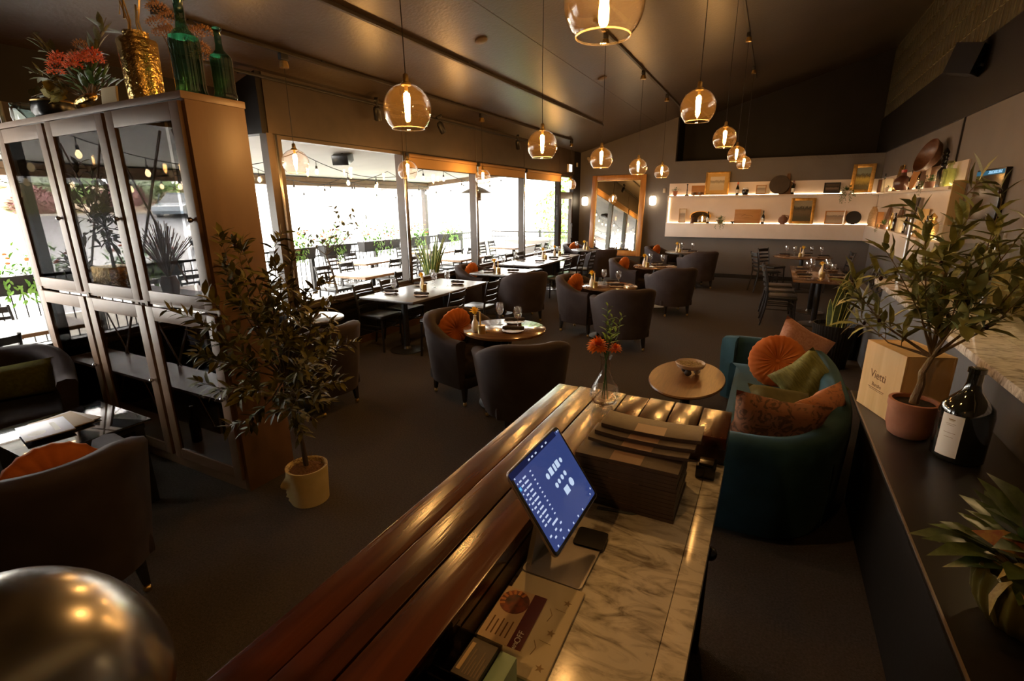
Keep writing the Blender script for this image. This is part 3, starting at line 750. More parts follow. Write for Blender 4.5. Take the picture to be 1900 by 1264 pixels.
# ------------------------------------------------------------------ tables
def round_table(x, y, r, h, topm, label, baser=.26, group=None):
    t = thing('round_table', label, 'table', (x, y, 0), rnd.random(), group)
    g = G(); g.lathe([(.0, h - .03), (r - .02, h - .03), (r, h - .022), (r, h - .004), (r - .005, h), (.0, h)], n=48); g.build('tabletop', topm, t)
    g = G(); g.tube([(0, 0, .02), (0, 0, h - .05)], .04, 14); g.box((0, 0, h - .04), (.3, .3, .02)); g.build('pedestal', dmetal, t)
    g = G(); g.lathe([(.0, .0), (baser, .0), (baser, .012), (baser * .6, .022), (.06, .03), (.045, .05), (.0, .05)], n=32); g.build('base', bmetal, t)
    return t
GR = 'round pedestal dining tables'
round_table(-2.13, 3.96, .39, .75, brownt, 'round pedestal table nearest the bar, between two barrel armchairs', group=GR)
round_table(-1.96, 6.80, .39, .75, brownt, 'round pedestal table second from the bar', group=GR)
round_table(-1.84, 9.35, .39, .75, brownt, 'round pedestal table third from the bar', group=GR)
round_table(-1.83, 12.42, .39, .75, darktop, 'round pedestal table below the left end of the white shelf', group=GR)
round_table(-4.12, 12.12, .39, .75, darktop, 'round pedestal table in the far window corner beside the mirror', .2, group=GR)
round_table(-4.14, 3.52, .28, .75, darktop, 'small round table behind the floor olive tree', .17, group=GR)
round_table(.66, 12.35, .56, .75, brownt, 'large round dining table in front of the white shelf', .32, GR)
def rect_table(x, y, w, l, label, bases, topm=darktop, h=.75, br=.22):
    t = thing('dining_table', label, 'table', (x, y, 0), 0)
    g = G(); g.box((0, 0, h - .0175), (w, l, .035), .008); g.build('tabletop', topm, t)
    for b in bases:
        g = G(); g.tube([(0, b, .02), (0, b, h - .04)], .042, 14); g.box((0, b, h - .042), (.4, .08, .014)); g.build('pedestal', dmetal, t)
        g = G(); g.lathe([(.0, .0), (br, .0), (br, .012), (br * .6, .022), (.06, .03), (.045, .06), (.0, .06)], (0, b, 0), 32); g.build('base', mat('steel_base', (.10, .095, .09), rough=.3, metal=.8), t)
    return t
rect_table(-4.16, 5.50, .86, 1.78, 'long dark dining table by the second window bay', (-.53, .40))
rect_table(-4.07, 7.54, .84, .88, 'square dark dining table between two barrel armchairs at the windows', (0,), br=.16)
rect_table(-4.27, 9.65, .86, 2.4, 'long dark dining table furthest along the windows', (-.7, .7))
rect_table(.76, 9.42, .76, 1.96, 'long dark dining table by the low wall on the right', (-.5, .5), brownt)
# lounge table with black glass top, oak side table
t = thing('glass_table', 'black glass topped low table in the lower left lounge corner', 'table', (-3.70, 1.20, 0))
g = G(); g.box((0, 0, .575), (.66, .60, .014), .003); g.build('glass_top', blackgl, t)
g = G(); g.box((0, 0, .545), (.60, .54, .04)); g.build('apron', bmetal, t)
for a in (-1, 1):
    for b in (-1, 1):
        g = G(); g.box((a * .27, b * .24, .265), (.05, .05, .53)); g.build('leg', bmetal, t)
t = thing('side_table', 'oval oak side table on a dark trumpet base by the teal sofa', 'table', (-.51, 4.34, 0))
g = G(); g.lathe([(.0, .365), (.93, .365), (.985, .372), (1.0, .385), (.985, .396), (.0, .398)], n=56, sx=.315, sy=.52); g.build('tabletop', oak, t)
g = G(); g.lathe([(.0, .0), (.24, .0), (.24, .012), (.10, .04), (.045, .12), (.04, .22), (.10, .31), (.22, .355), (.24, .364), (.0, .364)], n=28); g.build('base', bmetal, t)
t = thing('footed_bowl', 'pale stone bowl on round feet on the oak side table', 'bowl', (-.50, 4.42, .399))
g = G(); g.lathe([(.0, .055), (.07, .055), (.115, .075), (.128, .105), (.122, .112), (.108, .094), (.06, .080), (.0, .080)], n=36); g.build('bowl', mat('pale_stone', (.46, .36, .28), (.54, .44, .36), rough=.7, scale=12), t)
for k in range(3):
    a = k * 2.1 + .4
    g = G(); g.ball((.062 * math.cos(a), .062 * math.sin(a), .03), .03, 10, 7); g.build('foot', mat('dark_stone', (.05, .04, .035), rough=.6) if k else mat('white_stone', (.6, .5, .4), rough=.5), t)
g = G(); rr = random.Random(3)
for k in range(150):
    a, q = rr.random() * 6.28, .105 * rr.random() ** .5
    g.ball((q * math.cos(a), q * math.sin(a), .088 + rr.random() * .010), .006 + .003 * rr.random(), 5, 3, sq=(1.3, 1, .7))
g.build('pebbles', mat('bowl_pebbles', (.34, .27, .15), (.52, .44, .30), rough=.7, scale=60), t, kind='stuff')
# ------------------------------------------------------------------ teal sofa: curved back round three sides, open to -X
t = thing('curved_sofa', 'teal velvet sofa with a curved wrap-around back', 'sofa', (.18, 3.92, 0))
def sofa_path(n=44, rx=.33, L=1.14):
    P = []
    x0 = -.30
    for i in range(n + 1):
        s = i / n
        # near end (y=-L) -> back (x=+rx) -> far end (y=+L): superellipse half
        a = -PI / 2 - .12 + (PI + .24) * s
        ca, sa = math.cos(a), math.sin(a)
        x = (rx + .25) * math.copysign(abs(ca) ** .62, ca) - .25
        y = L * math.copysign(abs(sa) ** .62, sa)
        P.append((x, y, 0))
    return [(-.33, -L * .97, 0)] + P + [(-.33, L * .97, 0)]
def shell_s(path, h, zb, th):
    g = G(); R = []; N = len(path)
    for i, p in enumerate(path):
        a, b = path[max(i - 1, 0)], path[min(i + 1, N - 1)]
        d = V((b[0] - a[0], b[1] - a[1], 0)).normalized(); o = V((d.y, -d.x, 0)); c = V(p); hh = h(i / (N - 1))
        def pt(off, z):
            q = c + o * off; k = .95 + .05 * min(1, z / .3)
            return (q.x * k, q.y * k, z)
        R.append([pt(th / 2 - .01, zb), pt(th / 2 + .01, zb + .15), pt(th / 2 + .015, hh - .12), pt(th / 2 + .008, hh - .03), pt(th / 2 - .02, hh), pt(0, hh + .008),
                  pt(-th / 2 + .02, hh), pt(-th / 2, hh - .04), pt(-th / 2 - .005, hh - .15), pt(-th / 2, .25), pt(-th / 2, zb)])
    return g.rings(R, True, True)
hs = lambda s: .63 + .05 * math.sin(PI * s) ** 2
shell_s(sofa_path(), hs, .025, .13).build('backrest', teal, t, smooth=60)
sp = [(p[0] - .0, p[1]) for p in sofa_path(30, .27, 1.06)]
g = G()
def seat_ring(k, z): return [(p[0] * 1.0 - .02, p[1] * k, z) for p in sp]
inner = [(min(p[0], .26), p[1] * .965) for p in sp]
def ring(off, z):
    cx, cy = -.05, 0
    return [(cx + (x - cx) * off, cy + (y - cy) * off, z) for x, y in inner]
g.rings([ring(.985, .06), ring(.985, .36), ring(.97, .40), ring(.92, .425), ring(.8, .432), ring(.4, .435)], True, True); g.build('seat', teal, t, smooth=60)
for i in (12, 20, 30):
    p = sofa_path()[i]; q = sofa_path()[i + 1]; d = V((q[0] - p[0], q[1] - p[1], 0)).normalized(); o = V((d.y, -d.x, 0))
    g = G(); g.tube([V((p[0], p[1], z)) * 1 + o * (.0795 if z > .1 else .07) for z in (.10, .3, .5)], .003, 5); g.build('seam', teal, t)
g = G(); g.bx(-.30, .22, -.95, .95, 0, .03); g.build('plinth', bmetal, t)
# sofa cushions
o = pillow_g(.46, .40, .15).build('cushion', mat('mauve_brocade', (.30, .13, .075), (.40, .20, .13), rough=.8, scale=26, distort=2, sheen=.2), None, (.34, 4.72, .665), (-.42, .50, .22), smooth=70)
tag(o, 'mauve brocade square cushion at the far end of the teal sofa', 'cushion', 'sofa cushions')
o = roundpillow_g(.215, .15, 26).build('pleated_round_cushion', rust, None, (.17, 4.38, .625), (-.30, .0, .05), smooth=70)
g = G(); g.ball((0, -.038, 0), .018, 10, 6, sq=(1, .5, 1)); g.build('button', rust, o)
tag(o, 'rust pleated round cushion with a centre button on the teal sofa', 'cushion', 'sofa cushions')
o = pillow_g(.38, .38, .14, crease=.22).build('cushion', olivef, None, (.37, 4.06, .585), (-.55, .75, -.38), smooth=70)
tag(o, 'olive green ribbed cushion beside the rust round one on the sofa', 'cushion', 'sofa cushions')
pais = mat('paisley_tapestry', (.26, .115, .058), (.10, .052, .030), rough=.85, scale=11, distort=3.2, contrast=(.48, .56), detail=5, sheen=.15)
o = pillow_g(.50, .40, .15, crease=.12).build('cushion', pais, None, (.15, 3.04, .615), (.22, .10, .16), smooth=70)
tag(o, 'paisley tapestry cushion leaning on the near arm of the sofa', 'cushion', 'sofa cushions')
o = pillow_g(.52, .34, .15, crease=.1).build('cushion', mat('rust_tapestry', (.32, .12, .045), (.17, .072, .034), rough=.85, scale=14, distort=3, contrast=(.5, .62), sheen=.2), None, (.38, 3.30, .60), (-.15, -.12, .95), smooth=70)
tag(o, 'rust tapestry cushion behind the paisley one in the near sofa corner', 'cushion', 'sofa cushions')
o = pillow_g(.40, .34, .13).build('cushion', mat('dark_olive_velvet', (.07, .065, .015), (.11, .10, .03), rough=.8, scale=10, sheen=.3), None, (.20, 3.42, .585), (-1.0, .15, .35), smooth=70)
tag(o, 'dark olive cushion half hidden behind the paisley one', 'cushion', 'sofa cushions')
# ------------------------------------------------------------------ mirror and sconces on the far wall
t = thing('floor_mirror', 'tall mirror in a wide amber wood frame leaning on the far wall', 'mirror', (-3.82, YF - .28, .48), (-.085, 0, 0))
W, Hh, fw = .74, 2.14, .13
for nm, (x0, x1, z0, z1) in (('frame_side', (-W, -W + fw, 0, Hh)), ('frame_side', (W - fw, W, 0, Hh)), ('frame_rail', (-W + fw, W - fw, 0, fw)), ('frame_rail', (-W + fw, W - fw, Hh - fw, Hh))):
    g = G(); g.bx(x0, x1, -.03, .03, z0, z1, .018); g.build(nm, framew, t)
for nm, (x0, x1, z0, z1) in (('inner_bead', (-W + fw, -W + fw + .02, fw, Hh - fw)), ('inner_bead', (W - fw - .02, W - fw, fw, Hh - fw)), ('inner_bead', (-W + fw + .02, W - fw - .02, fw, fw + .02)), ('inner_bead', (-W + fw + .02, W - fw - .02, Hh - fw - .02, Hh - fw))):
    g = G(); g.bx(x0, x1, -.022, .0, z0, z1, .006); g.build(nm, frameg, t)
g = G(); g.bx(-W + fw, W - fw, -.006, .004, fw, Hh - fw); g.build('mirror_glass', mirror, t)
g = G(); g.bx(-W - .0, W + .0, .0, .03, -.02, .0); g.build('foot_rail', bmetal, t)
o = G().bx(-4.6, -3.04, YF - .42, YF - .02, 0, .458, .01).build('mirror_plinth', dmetal)
tag(o, 'low dark plinth on the floor under the leaning mirror', 'plinth')
gs = emit('sconce_glow', (1.0, .78, .50), 14)
for x, lb in ((-4.76, 'lit milk glass wall sconce left of the mirror'), (-2.88, 'lit milk glass wall sconce right of the mirror')):
    t = thing('wall_sconce', lb, 'wall lamp', (x, YF, 1.95), 0, 'wall sconces beside the mirror')
    g = G(); g.lathe([(.0, -.13), (.055, -.125), (.082, -.10), (.088, -.04), (.088, .05), (.075, .09), (.04, .11), (.0, .11)], (0, -.12, 0), 22); g.build('glass_shade', gs, t, smooth=70)
    g = G(); g.box((0, -.01, .0), (.09, .02, .16), .006); g.tube([(0, -.02, .06), (0, -.09, .115), (0, -.12, .12)], .012, 8); g.lathe([(.0, .115), (.045, .115), (.04, .135), (.0, .14)], (0, -.12, 0), 14); g.build('bracket', brass, t)
g = G(); g.box((-2.62, YF - .008, 2.19), (.07, .016, .11), .004); tag(g.build('thermostat', mat('switch_plate', (.42, .36, .28), rough=.5)), 'small pale thermostat between the right sconce and the white shelf', 'thermostat')
g = G(); g.box((-5.0 + .06, 13.5, 2.9), (.03, .06, .11), .004); tag(g.build('motion_sensor', mat('sensor_plate', (.5, .44, .34), rough=.5)), 'small pale sensor high above the patio door', 'sensor')
t = thing('lit_sign', 'small lit white sign box above the patio door', 'sign', (XW + .045, 12.85, 2.78))
g = G(); g.bx(-.03, .03, -.11, .11, -.10, .10, .005); g.build('sign_box', mat('sign_case', (.4, .36, .3), rough=.5), t)
g = G(); g.bx(.03, .034, -.10, .10, -.09, .09); g.build('sign_face', emit('sign_face', (1, .9, .75), 4), t)
# ------------------------------------------------------------------ white L-shaped shelf
SX0, SX1, SY0 = -2.49, 1.85, 8.05
t = thing('display_shelf', 'long white two-ledge wall shelf with glowing light strips, wrapping the corner', 'shelf', (0, 0, 0))
yb = YF - .001; yf = YF - .20; xb = XR - .001; xf = 1.85
g = G(); g.bx(SX0, xb, yf, yb, 1.02, 1.37, .003); g.build('lower_box', white, t)
g = G(); g.bx(SX0, xb, yf + .02, yb, 2.015, 2.055, .003); g.build('upper_ledge', white, t)
g = G(); g.bx(SX0 + .001, xb, yb - .02, yb, 1.37, 2.36); g.build('back_panel', white, t)
g = G(); g.bx(SX0, SX0 + .025, yf + .02, yb - .02, 1.37, 2.015); g.build('end_panel', white, t)
g = G(); g.bx(xf, xb, SY0, yf, 1.02, 1.37, .003); g.build('lower_box', white, t)
g = G(); g.bx(xf + .02, xb, SY0, yf, 2.015, 2.055, .003); g.build('upper_ledge', white, t)
g = G(); g.bx(xb - .02, xb, SY0, yf, 1.37, 2.36); g.build('back_panel', white, t)
g = G(); g.bx(xf + .05, xb - .001, SY0 - .03, SY0 - .002, .90, 2.12, .003); g.build('end_panel', mat('end_panel_warm_lit', (.50, .36, .17), rough=.45), t)  # warm light on the end face put into its colour
led = emit('led_strip', (1.0, .72, .42), 32)
for a in ((SX0 + .03, xb - .03, yb - .032, yb - .021, 1.372, 1.380), (SX0 + .03, xb - .03, yb - .032, yb - .021, 2.057, 2.065),
          (SX0 + .026, SX0 + .034, yb - .032, yb - .021, 1.40, 2.0), (xb - .032, xb - .021, SY0 + .04, yf, 1.372, 1.380), (xb - .032, xb - .021, SY0 + .04, yf, 2.057, 2.065), (xb - .032, xb - .021, SY0 + .027, SY0 + .037, 1.39, 2.0)):
    G().bx(*a).build('light_strip', led, t)
# ------------------------------------------------------------------ table settings
def make_wineglass():
    o = G().lathe([(.0, .0), (.034, .0), (.034, .002), (.010, .006), (.004, .012), (.0035, .085), (.006, .094), (.026, .108), (.039, .135), (.041, .165), (.034, .208), (.0335, .208), (.040, .165), (.037, .136), (.024, .111), (.0, .098)], n=22, cap=False).build('wine_glass', wineg, smooth=70)
    return tag(o, '', 'glass')
def make_setting():
    t = thing('plate', '', 'plate')
    g = G(); g.lathe([(.0, .002), (.06, .002), (.062, .0), (.068, .0), (.098, .012), (.102, .016), (.097, .015), (.066, .007), (.0, .006)], n=28); g.build('dish', plate, t)
    return t
def make_napkin():
    g = G()
    R = []
    for i in range(9):
        x = -.10 + .025 * i; k = 1 + .12 * math.sin(i * 1.9); f = .75 if i in (0, 8) else 1
        R.append([(x, .030 * k * f * math.cos(a), .019 + .018 * f * math.sin(a) * k) for a in [2 * PI * j / 10 for j in range(10)]])
    g.rings(R)
    return tag(g.build('napkin', napkin, smooth=60), '', 'napkin')
def make_budvase():
    t = thing('bud_vase', '', 'vase')
    g = G(); g.lathe([(.0, .0), (.026, .0), (.031, .01), (.033, .05), (.028, .085), (.013, .115), (.012, .145), (.016, .15), (.012, .15), (.0, .14)], n=18); g.build('vase_body', milk, t)
    g = G(); r2 = random.Random(5)
    for k in range(26):
        a = k * 2.4; e = .15 + 1.3 * (k / 26); d = V((math.cos(a) * math.sin(e), math.sin(a) * math.sin(e), math.cos(e)))
        g.leaf(V((0, 0, .178)) + d * .006, d, V((0, 0, 1)) if abs(d.z) < .9 else V((1, 0, 0)), .052, .5, .2)
    g.ball((0, 0, .18), .020, 8, 6); g.tube([(0, 0, .13), (0, 0, .18)], .003, 5); g.build('flower', yellowf, t)
    return t
def make_candle():
    t = thing('candle_holder', '', 'candle holder')
    g = G(); g.lathe([(.0, .0), (.032, .0), (.034, .003), (.034, .078), (.031, .08), (.012, .078), (.0, .078)], n=22); g.build('holder', mat('brass_holder', (.60, .44, .15), (.68, .50, .2), rough=.35, metal=.85) if 'bh' not in _used else _used['bh'], t)
    g = G(); g.tube([(-.010, -.004, .07), (-.012, -.004, .20)], .0075, 9); g.lathe([(.0, .198), (.002, .2), (.0012, .21)], (-.012, -.004, 0), 6); g.build('taper', candle, t)
    return t
ORD = ['first', 'second', 'third', 'fourth', 'fifth', 'sixth']
def setting(x, y, z, where, vase, cand, glasses, plates, rz=0):
    """glasses, plates: offsets with a short phrase that says which"""
    if vase: place('vase', make_budvase, (x + vase[0], y + vase[1], z), rz, 'white bud vase with one yellow flower on the ' + where, 'bud vases on the tables')
    if cand: place('cand', make_candle, (x + cand[0], y + cand[1], z), rz, 'brass candle holder with a slim taper on the ' + where, 'brass candle holders on the tables')
    for dx, dy, ph in glasses: place('wine', make_wineglass, (x + dx, y + dy, z), 0, ph + ' wine glass on the ' + where, 'wine glasses on the tables')
    for dx, dy, a, ph in plates:
        place('plate', make_setting, (x + dx, y + dy, z), 0, ph + ' tan plate on the ' + where, 'plates on the tables')
        place('napkin', make_napkin, (x + dx + .005, y + dy, z + .0165), a, 'rolled dark napkin on the ' + ph + ' plate of the ' + where, 'rolled napkins on the plates')
zt = .7505
two = lambda o=0: ([(-.12, .13, 'left'), (.12, .04, 'right')], [(-.02, .24, .5, 'far'), (.13, -.08, .35, 'near')])
G2, P2 = two()
W = {'n': 'nearest round table', 's': 'second round table from the bar', 't': 'third round table from the bar', 'f': 'round table below the white shelf', 'c': 'round table in the window corner', 'q': 'square window table'}
setting(-2.13, 3.96, zt, W['n'], (-.19, -.22), (-.09, -.27), G2, P2)
setting(-1.96, 6.80, zt, W['s'], (-.20, -.18), (-.12, -.26), G2, P2)
setting(-1.84, 9.35, zt, W['t'], (-.18, -.10), (-.10, -.20), G2, P2)
setting(-1.83, 12.42, zt, W['f'], (-.12, -.05), (-.04, -.14), [(-.02, .12, 'left'), (.22, .05, 'right')], [(.05, .26, .2, 'far'), (.24, -.12, .2, 'near')])
setting(-4.12, 12.12, zt, W['c'], (-.05, -.05), (.06, -.12), [(-.22, -.16, 'left'), (.18, .12, 'right')], [(-.1, .24, .3, 'far'), (.22, -.10, .3, 'near')])
setting(-4.07, 7.54, zt, W['q'], (-.12, -.10), (.0, -.16), [(-.08, .15, 'left'), (.14, .12, 'right')], [(-.20, -.16, .4, 'left'), (.2, -.02, .3, 'right')])
wl = 'long table by the second window'
setting(-4.16, 5.50, zt, wl, (-.06, -.06), (.02, -.12), [(-.08, -.62, 'near'), (.02, .12, 'middle'), (.12, .30, 'third'), (-.22, .40, 'window-side far')],
        [(-.22, -.52, .1, 'window-side near'), (.26, -.50, .1, 'aisle-side near'), (.14, .52, .1, 'aisle-side far'), (-.26, .16, .1, 'window-side far')])
wf = 'long table furthest along the windows'
setting(-4.27, 9.65, zt, wf, (-.02, .1), (.08, .02), [(-.2, -.85, 'near'), (.06, -.45, 'second'), (-.16, .35, 'third'), (.08, .7, 'fourth'), (-.2, .95, 'farthest')],
        [(.24, -.65, .1, 'aisle-side near'), (.24, .05, .1, 'aisle-side middle'), (.24, .75, .1, 'aisle-side far'), (-.26, -.5, .1, 'window-side near'), (-.26, .55, .1, 'window-side far')])
place('cand', None, (-4.2, 10.5, zt), 0, 'brass candle holder at the far end of the long window table', 'brass candle holders on the tables')
place('vase', None, (-4.3, 10.42, zt), 0, 'white bud vase at the far end of the long window table', 'bud vases on the tables')
wr_ = 'long table by the low wall'
setting(.76, 9.42, zt, wr_, (.02, -.28), (.03, -.44), [(-.17, -.28, 'left near'), (-.10, -.10, 'left middle'), (.16, -.45, 'right near'), (.12, -.12, 'right middle'), (-.08, .3, 'left far'), (.14, .3, 'right far')],
        [(-.22, -.52, .1, 'left near'), (-.22, .25, .1, 'left far'), (.22, -.40, .1, 'right near'), (.22, .45, .1, 'right far')])
wo = 'large round table before the shelf'
setting(.66, 12.35, zt, wo, (.0, -.06), (-.05, -.22), [(-.30, .12, 'far left'), (-.16, -.12, 'near left'), (.16, .10, 'inner right'), (.34, .02, 'outer right')],
        [(-.34, .0, .1, 'left'), (.1, .3, .1, 'far'), (.38, -.1, .1, 'right')])
# ------------------------------------------------------------------ things on the white shelf
def bottle_g(h, r, neck=.32):
    return G().lathe([(.0, .004), (r * .9, .0), (r, .006), (r, h * (.98 - neck - .14)), (r * .8, h * (1 - neck - .05)), (r * .36, h * (1 - neck + .03)), (r * .34, h * .95), (r * .40, h * .955), (r * .40, h * .985), (r * .32, h), (.0, h)], n=18)
LZ, UZ = 1.371, 2.056
def bottle(x, y, z, h, r, label, m=None, lab=True, group=None, cap=None, rz=-1.57):
    t = thing('wine_bottle', label, 'bottle', (x, y, z), rz, group)
    bottle_g(h, r).build('bottle_body', m or bottleg, t, smooth=60)
    if lab:
        g = G(); R = [[(r * 1.015 * math.cos(a), r * 1.015 * math.sin(a), zz) for a in [-.95 + 1.9 * k / 8 for k in range(9)]] for zz in (h * .14, h * .42)]
        g.rings(R, close=False, cap=False); g.build('bottle_label', paper if lab is True else lab, t)
    if cap:
        g = G(); g.lathe([(r * .42, h * .82), (r * .43, h * .99), (.0, h * 1.004)], n=12, cap=False); g.build('capsule', cap, t)
    return t
def picture(x, y, z, w, h, fw, label, fm, am, tilt=-.14, matb=None, rz=0, mw=.05, group=None):
    t = thing('framed_picture', label, 'picture', (x, y, z + .004), (tilt, 0, rz), group)
    for a in ((-w / 2, -w / 2 + fw, 0, h), (w / 2 - fw, w / 2, 0, h)):
        g = G(); g.bx(a[0], a[1], -.016, .012, a[2], a[3], .005); g.build('frame_side', fm, t)
    for a in ((0, fw), (h - fw, h)):
        g = G(); g.bx(-w / 2 + fw, w / 2 - fw, -.016, .012, a[0], a[1], .005); g.build('frame_rail', fm, t)
    if matb:
        g = G(); g.bx(-w / 2 + fw, w / 2 - fw, -.004, .006, fw, h - fw); g.build('mount_board', matb, t)
        g = G(); g.bx(-w / 2 + fw + mw, w / 2 - fw - mw, -.006, -.004, fw + mw, h - fw - mw); g.build('artwork', am, t)
    else:
        g = G(); g.bx(-w / 2 + fw, w / 2 - fw, -.006, .006, fw, h - fw); g.build('artwork', am, t)
    return t
def landscape(name, sky, mid, land, sc=9):
    m, t, N, L = _nt(name); b = N['Principled BSDF']; b.inputs['Roughness'].default_value = .5
    tc = N.new('ShaderNodeTexCoord'); sp_ = N.new('ShaderNodeSeparateXYZ'); nz = N.new('ShaderNodeTexNoise'); nz.inputs['Scale'].default_value = sc; nz.inputs['Detail'].default_value = 6
    L.new(tc.outputs['Generated'], sp_.inputs[0]); L.new(tc.outputs['Generated'], nz.inputs['Vector'])
    ad = N.new('ShaderNodeMath'); ad.operation = 'MULTIPLY_ADD'; ad.inputs[1].default_value = .34; L.new(nz.outputs[0], ad.inputs[0]); L.new(sp_.outputs[2], ad.inputs[2])
    r = N.new('ShaderNodeValToRGB'); cr = r.color_ramp; cr.elements[0].color = rgba(land); cr.elements[0].position = .34; cr.elements[1].color = rgba(sky); cr.elements[1].position = .92
    e = cr.elements.new(.62); e.color = rgba(mid); e = cr.elements.new(.82); e.color = rgba([c * .5 for c in land])
    L.new(ad.outputs[0], r.inputs[0]); L.new(r.outputs[0], b.inputs['Base Color'])
    return m
def leafy_plant(name, label, cat, loc, pot_prof, potm, leaf_m, n, R, L, W, seed, group=None, stuff=True, up=.5, trail=0, soilz=None, cz=0, stem=True, sq=(1, 1, .8), rz=0):
    """small pot with a cluster of leaves"""
    t = thing(name, label, cat, loc, rz, group)
    if pot_prof:
        g = G(); g.lathe(pot_prof, n=22); g.build('pot', potm, t)
    r = random.Random(seed); g = G(); top = soilz if soilz is not None else pot_prof[-1][1]
    for k in range(n):
        a = r.random() * 6.28; e = r.random() ** .6 * 1.45
        d = V((math.cos(a) * math.sin(e), math.sin(a) * math.sin(e), math.cos(e) * (1 if up else .6)))
        q = R * (.25 + .75 * r.random())
        p = V((d.x * q * sq[0], d.y * q * sq[1], top + cz + d.z * q * sq[2]))
        dd = (d + V((r.uniform(-.5, .5), r.uniform(-.5, .5), r.uniform(-.3, .4)))).normalized()
        g.leaf(p, dd, V((r.uniform(-.4, .4), r.uniform(-.4, .4), 1)), L * r.uniform(.7, 1.2), W, .2)
    for k in range(trail):
        a = -PI / 2 + r.uniform(-1.2, 1.2); q = R * .8; p = V((math.cos(a) * q, min(-.085, math.sin(a) * q * .8), top))
        ln = r.uniform(.35, 1) * R * 2.0
        for j in range(9):
            f = j / 8
            pp = p + V((math.cos(a) * .25 * R * f, -.02 * f, -ln * f + .02))
            g.leaf(pp, V((r.uniform(-1, 1), r.uniform(-.6, .1), r.uniform(-.8, .2))), V((0, -1, .5)), L * .6, W * 1.2, .2)
    g.build('foliage', leaf_m, t, kind='stuff')
    if stem:
        g = G()
        for k in range(5):
            a = k * 1.3; g.tube([(0, 0, top - .01), (math.cos(a) * R * .3, math.sin(a) * R * .3, top + R * .5)], .0025, 5)
        g.build('stem', bark, t)
    return t
ys_ = YF - .115
smallpot = [(.0, .0), (.045, .0), (.062, .10), (.066, .102), (.066, .118), (.056, .118), (.055, .10), (.0, .10)]
leafy_plant('potted_plant', 'small green plant in a terracotta pot at the left end of the upper ledge', 'plant', (-2.32, ys_, UZ), smallpot, terra, leafg, 60, .11, .05, .3, 1, sq=(1, .6, .9))
t = thing('candlestick', 'thin black candlestick beside the potted plant on the upper ledge', 'candlestick', (-2.03, ys_, UZ))
G().lathe([(.0, .0), (.055, .0), (.05, .012), (.012, .03), (.009, .12), (.016, .13), (.008, .15), (.010, .25), (.02, .262), (.018, .285), (.0, .285)], n=16).build('stick', bmetal, t)
t = thing('wood_board', 'short copper brown board behind the cups on the upper ledge', 'board', (-1.74, ys_ + .035, UZ + .003), (-.12, 0, 0)); G().bx(-.19, .19, -.012, .012, 0, .24, .01).build('board', orangew, t)
def make_cup():
    t = thing('cup', '', 'cup')
    G().lathe([(.0, .0), (.03, .0), (.052, .04), (.055, .075), (.051, .075), (.045, .04), (.0, .012)], n=20).build('cup_body', mat('glazed_cup', (.16, .10, .06), (.24, .15, .09), rough=.35), t)
    g = G(); g.tube([(.05, 0, .062), (.085, 0, .058), (.085, 0, .025), (.045, 0, .025)], .006, 7); g.build('handle', clay, t); return t
place('cup', make_cup, (-1.86, ys_ - .02, UZ), 2.6, 'brown cup with its handle left, on the upper ledge', 'cups on the upper ledge')
place('cup', make_cup, (-1.70, ys_ - .03, UZ), .4, 'brown cup nearest the gold framed sketch on the upper ledge', 'cups on the upper ledge')
sk = landscape('pencil_sketch', (.72, .60, .40), (.66, .54, .34), (.60, .46, .27))
picture(-1.33, YF - .14, UZ, .56, .56, .035, 'gold framed small sketch in a wide ochre mount on the upper ledge', frameg, sk, -.17, mat('ochre_mount', (.62, .36, .08), (.68, .42, .12), rough=.7), mw=.08)
bottle(-.85, ys_, UZ, .30, .038, 'dark wine bottle right of the gold framed sketch on the upper ledge', cap=redf)
t = thing('black_jar', 'squat black jar with wire loops on the upper ledge', 'jar', (-.67, ys_, UZ)); G().lathe([(.0, .0), (.06, .0), (.075, .03), (.078, .10), (.07, .125), (.0, .13)], n=22).build('jar_body', blackp, t)
g = G(); g.tube([(-.04, 0, .12), (-.045, 0, .16), (-.01, 0, .16), (-.01, 0, .125)], .004, 5); g.tube([(.02, 0, .125), (.02, 0, .165), (.055, 0, .16), (.05, 0, .12)], .004, 5); g.build('wire_loop', chrome, t)
picture(-.33, YF - .11, UZ + .0, .22, .22, .016, 'small dark framed card standing on the upper ledge', framew, landscape('card', (.62, .52, .40), (.45, .36, .27), (.56, .47, .36), 14), -.10)
o = G().box((0, 0, .06), (.11, .02, .10), .004).build('small_card', paper, None, (-.30, YF - .06, UZ + .23), (-.1, 0, 0)); tag(o, 'small pale card propped above the little framed card', 'card')
o.location = (-.19, YF - .065, UZ - .002)
t = thing('round_board', 'dark round serving board leaning on the upper ledge', 'board', (.05, YF - .15, UZ + .218), (-.16, 0, 0)); G().lathe([(.0, -.01), (.213, -.01), (.217, 0), (.213, .01), (.0, .01)], n=40, M=Matrix.Rotation(PI / 2, 4, 'X')).build('board', darkb, t)
t = thing('paddle_board', 'brown paddle board with long handle behind the dark round board', 'board', (.22, YF - .085, UZ), (-.10, 0, 0)); G().prism([(-.16, 0), (.16, 0), (.17, .22), (.05, .30), (.03, .47), (-.03, .47), (-.05, .30), (-.17, .22)], .02, Matrix(((1, 0, 0, 0), (0, 0, -1, .01), (0, 1, 0, 0), (0, 0, 0, 1)))).build('board', walnut, t)
bottle(.34, ys_ - .03, UZ, .31, .038, 'dark wine bottle in front of the paddle board on the upper ledge', cap=mat('wine_capsule', (.12, .02, .02), rough=.4))
picture(1.12, YF - .12, UZ, .32, .24, .03, 'small dark framed print before the trailing plant on the upper ledge', bmetal, landscape('dark_print', (.07, .05, .035), (.18, .13, .09), (.035, .025, .02)), -.13)
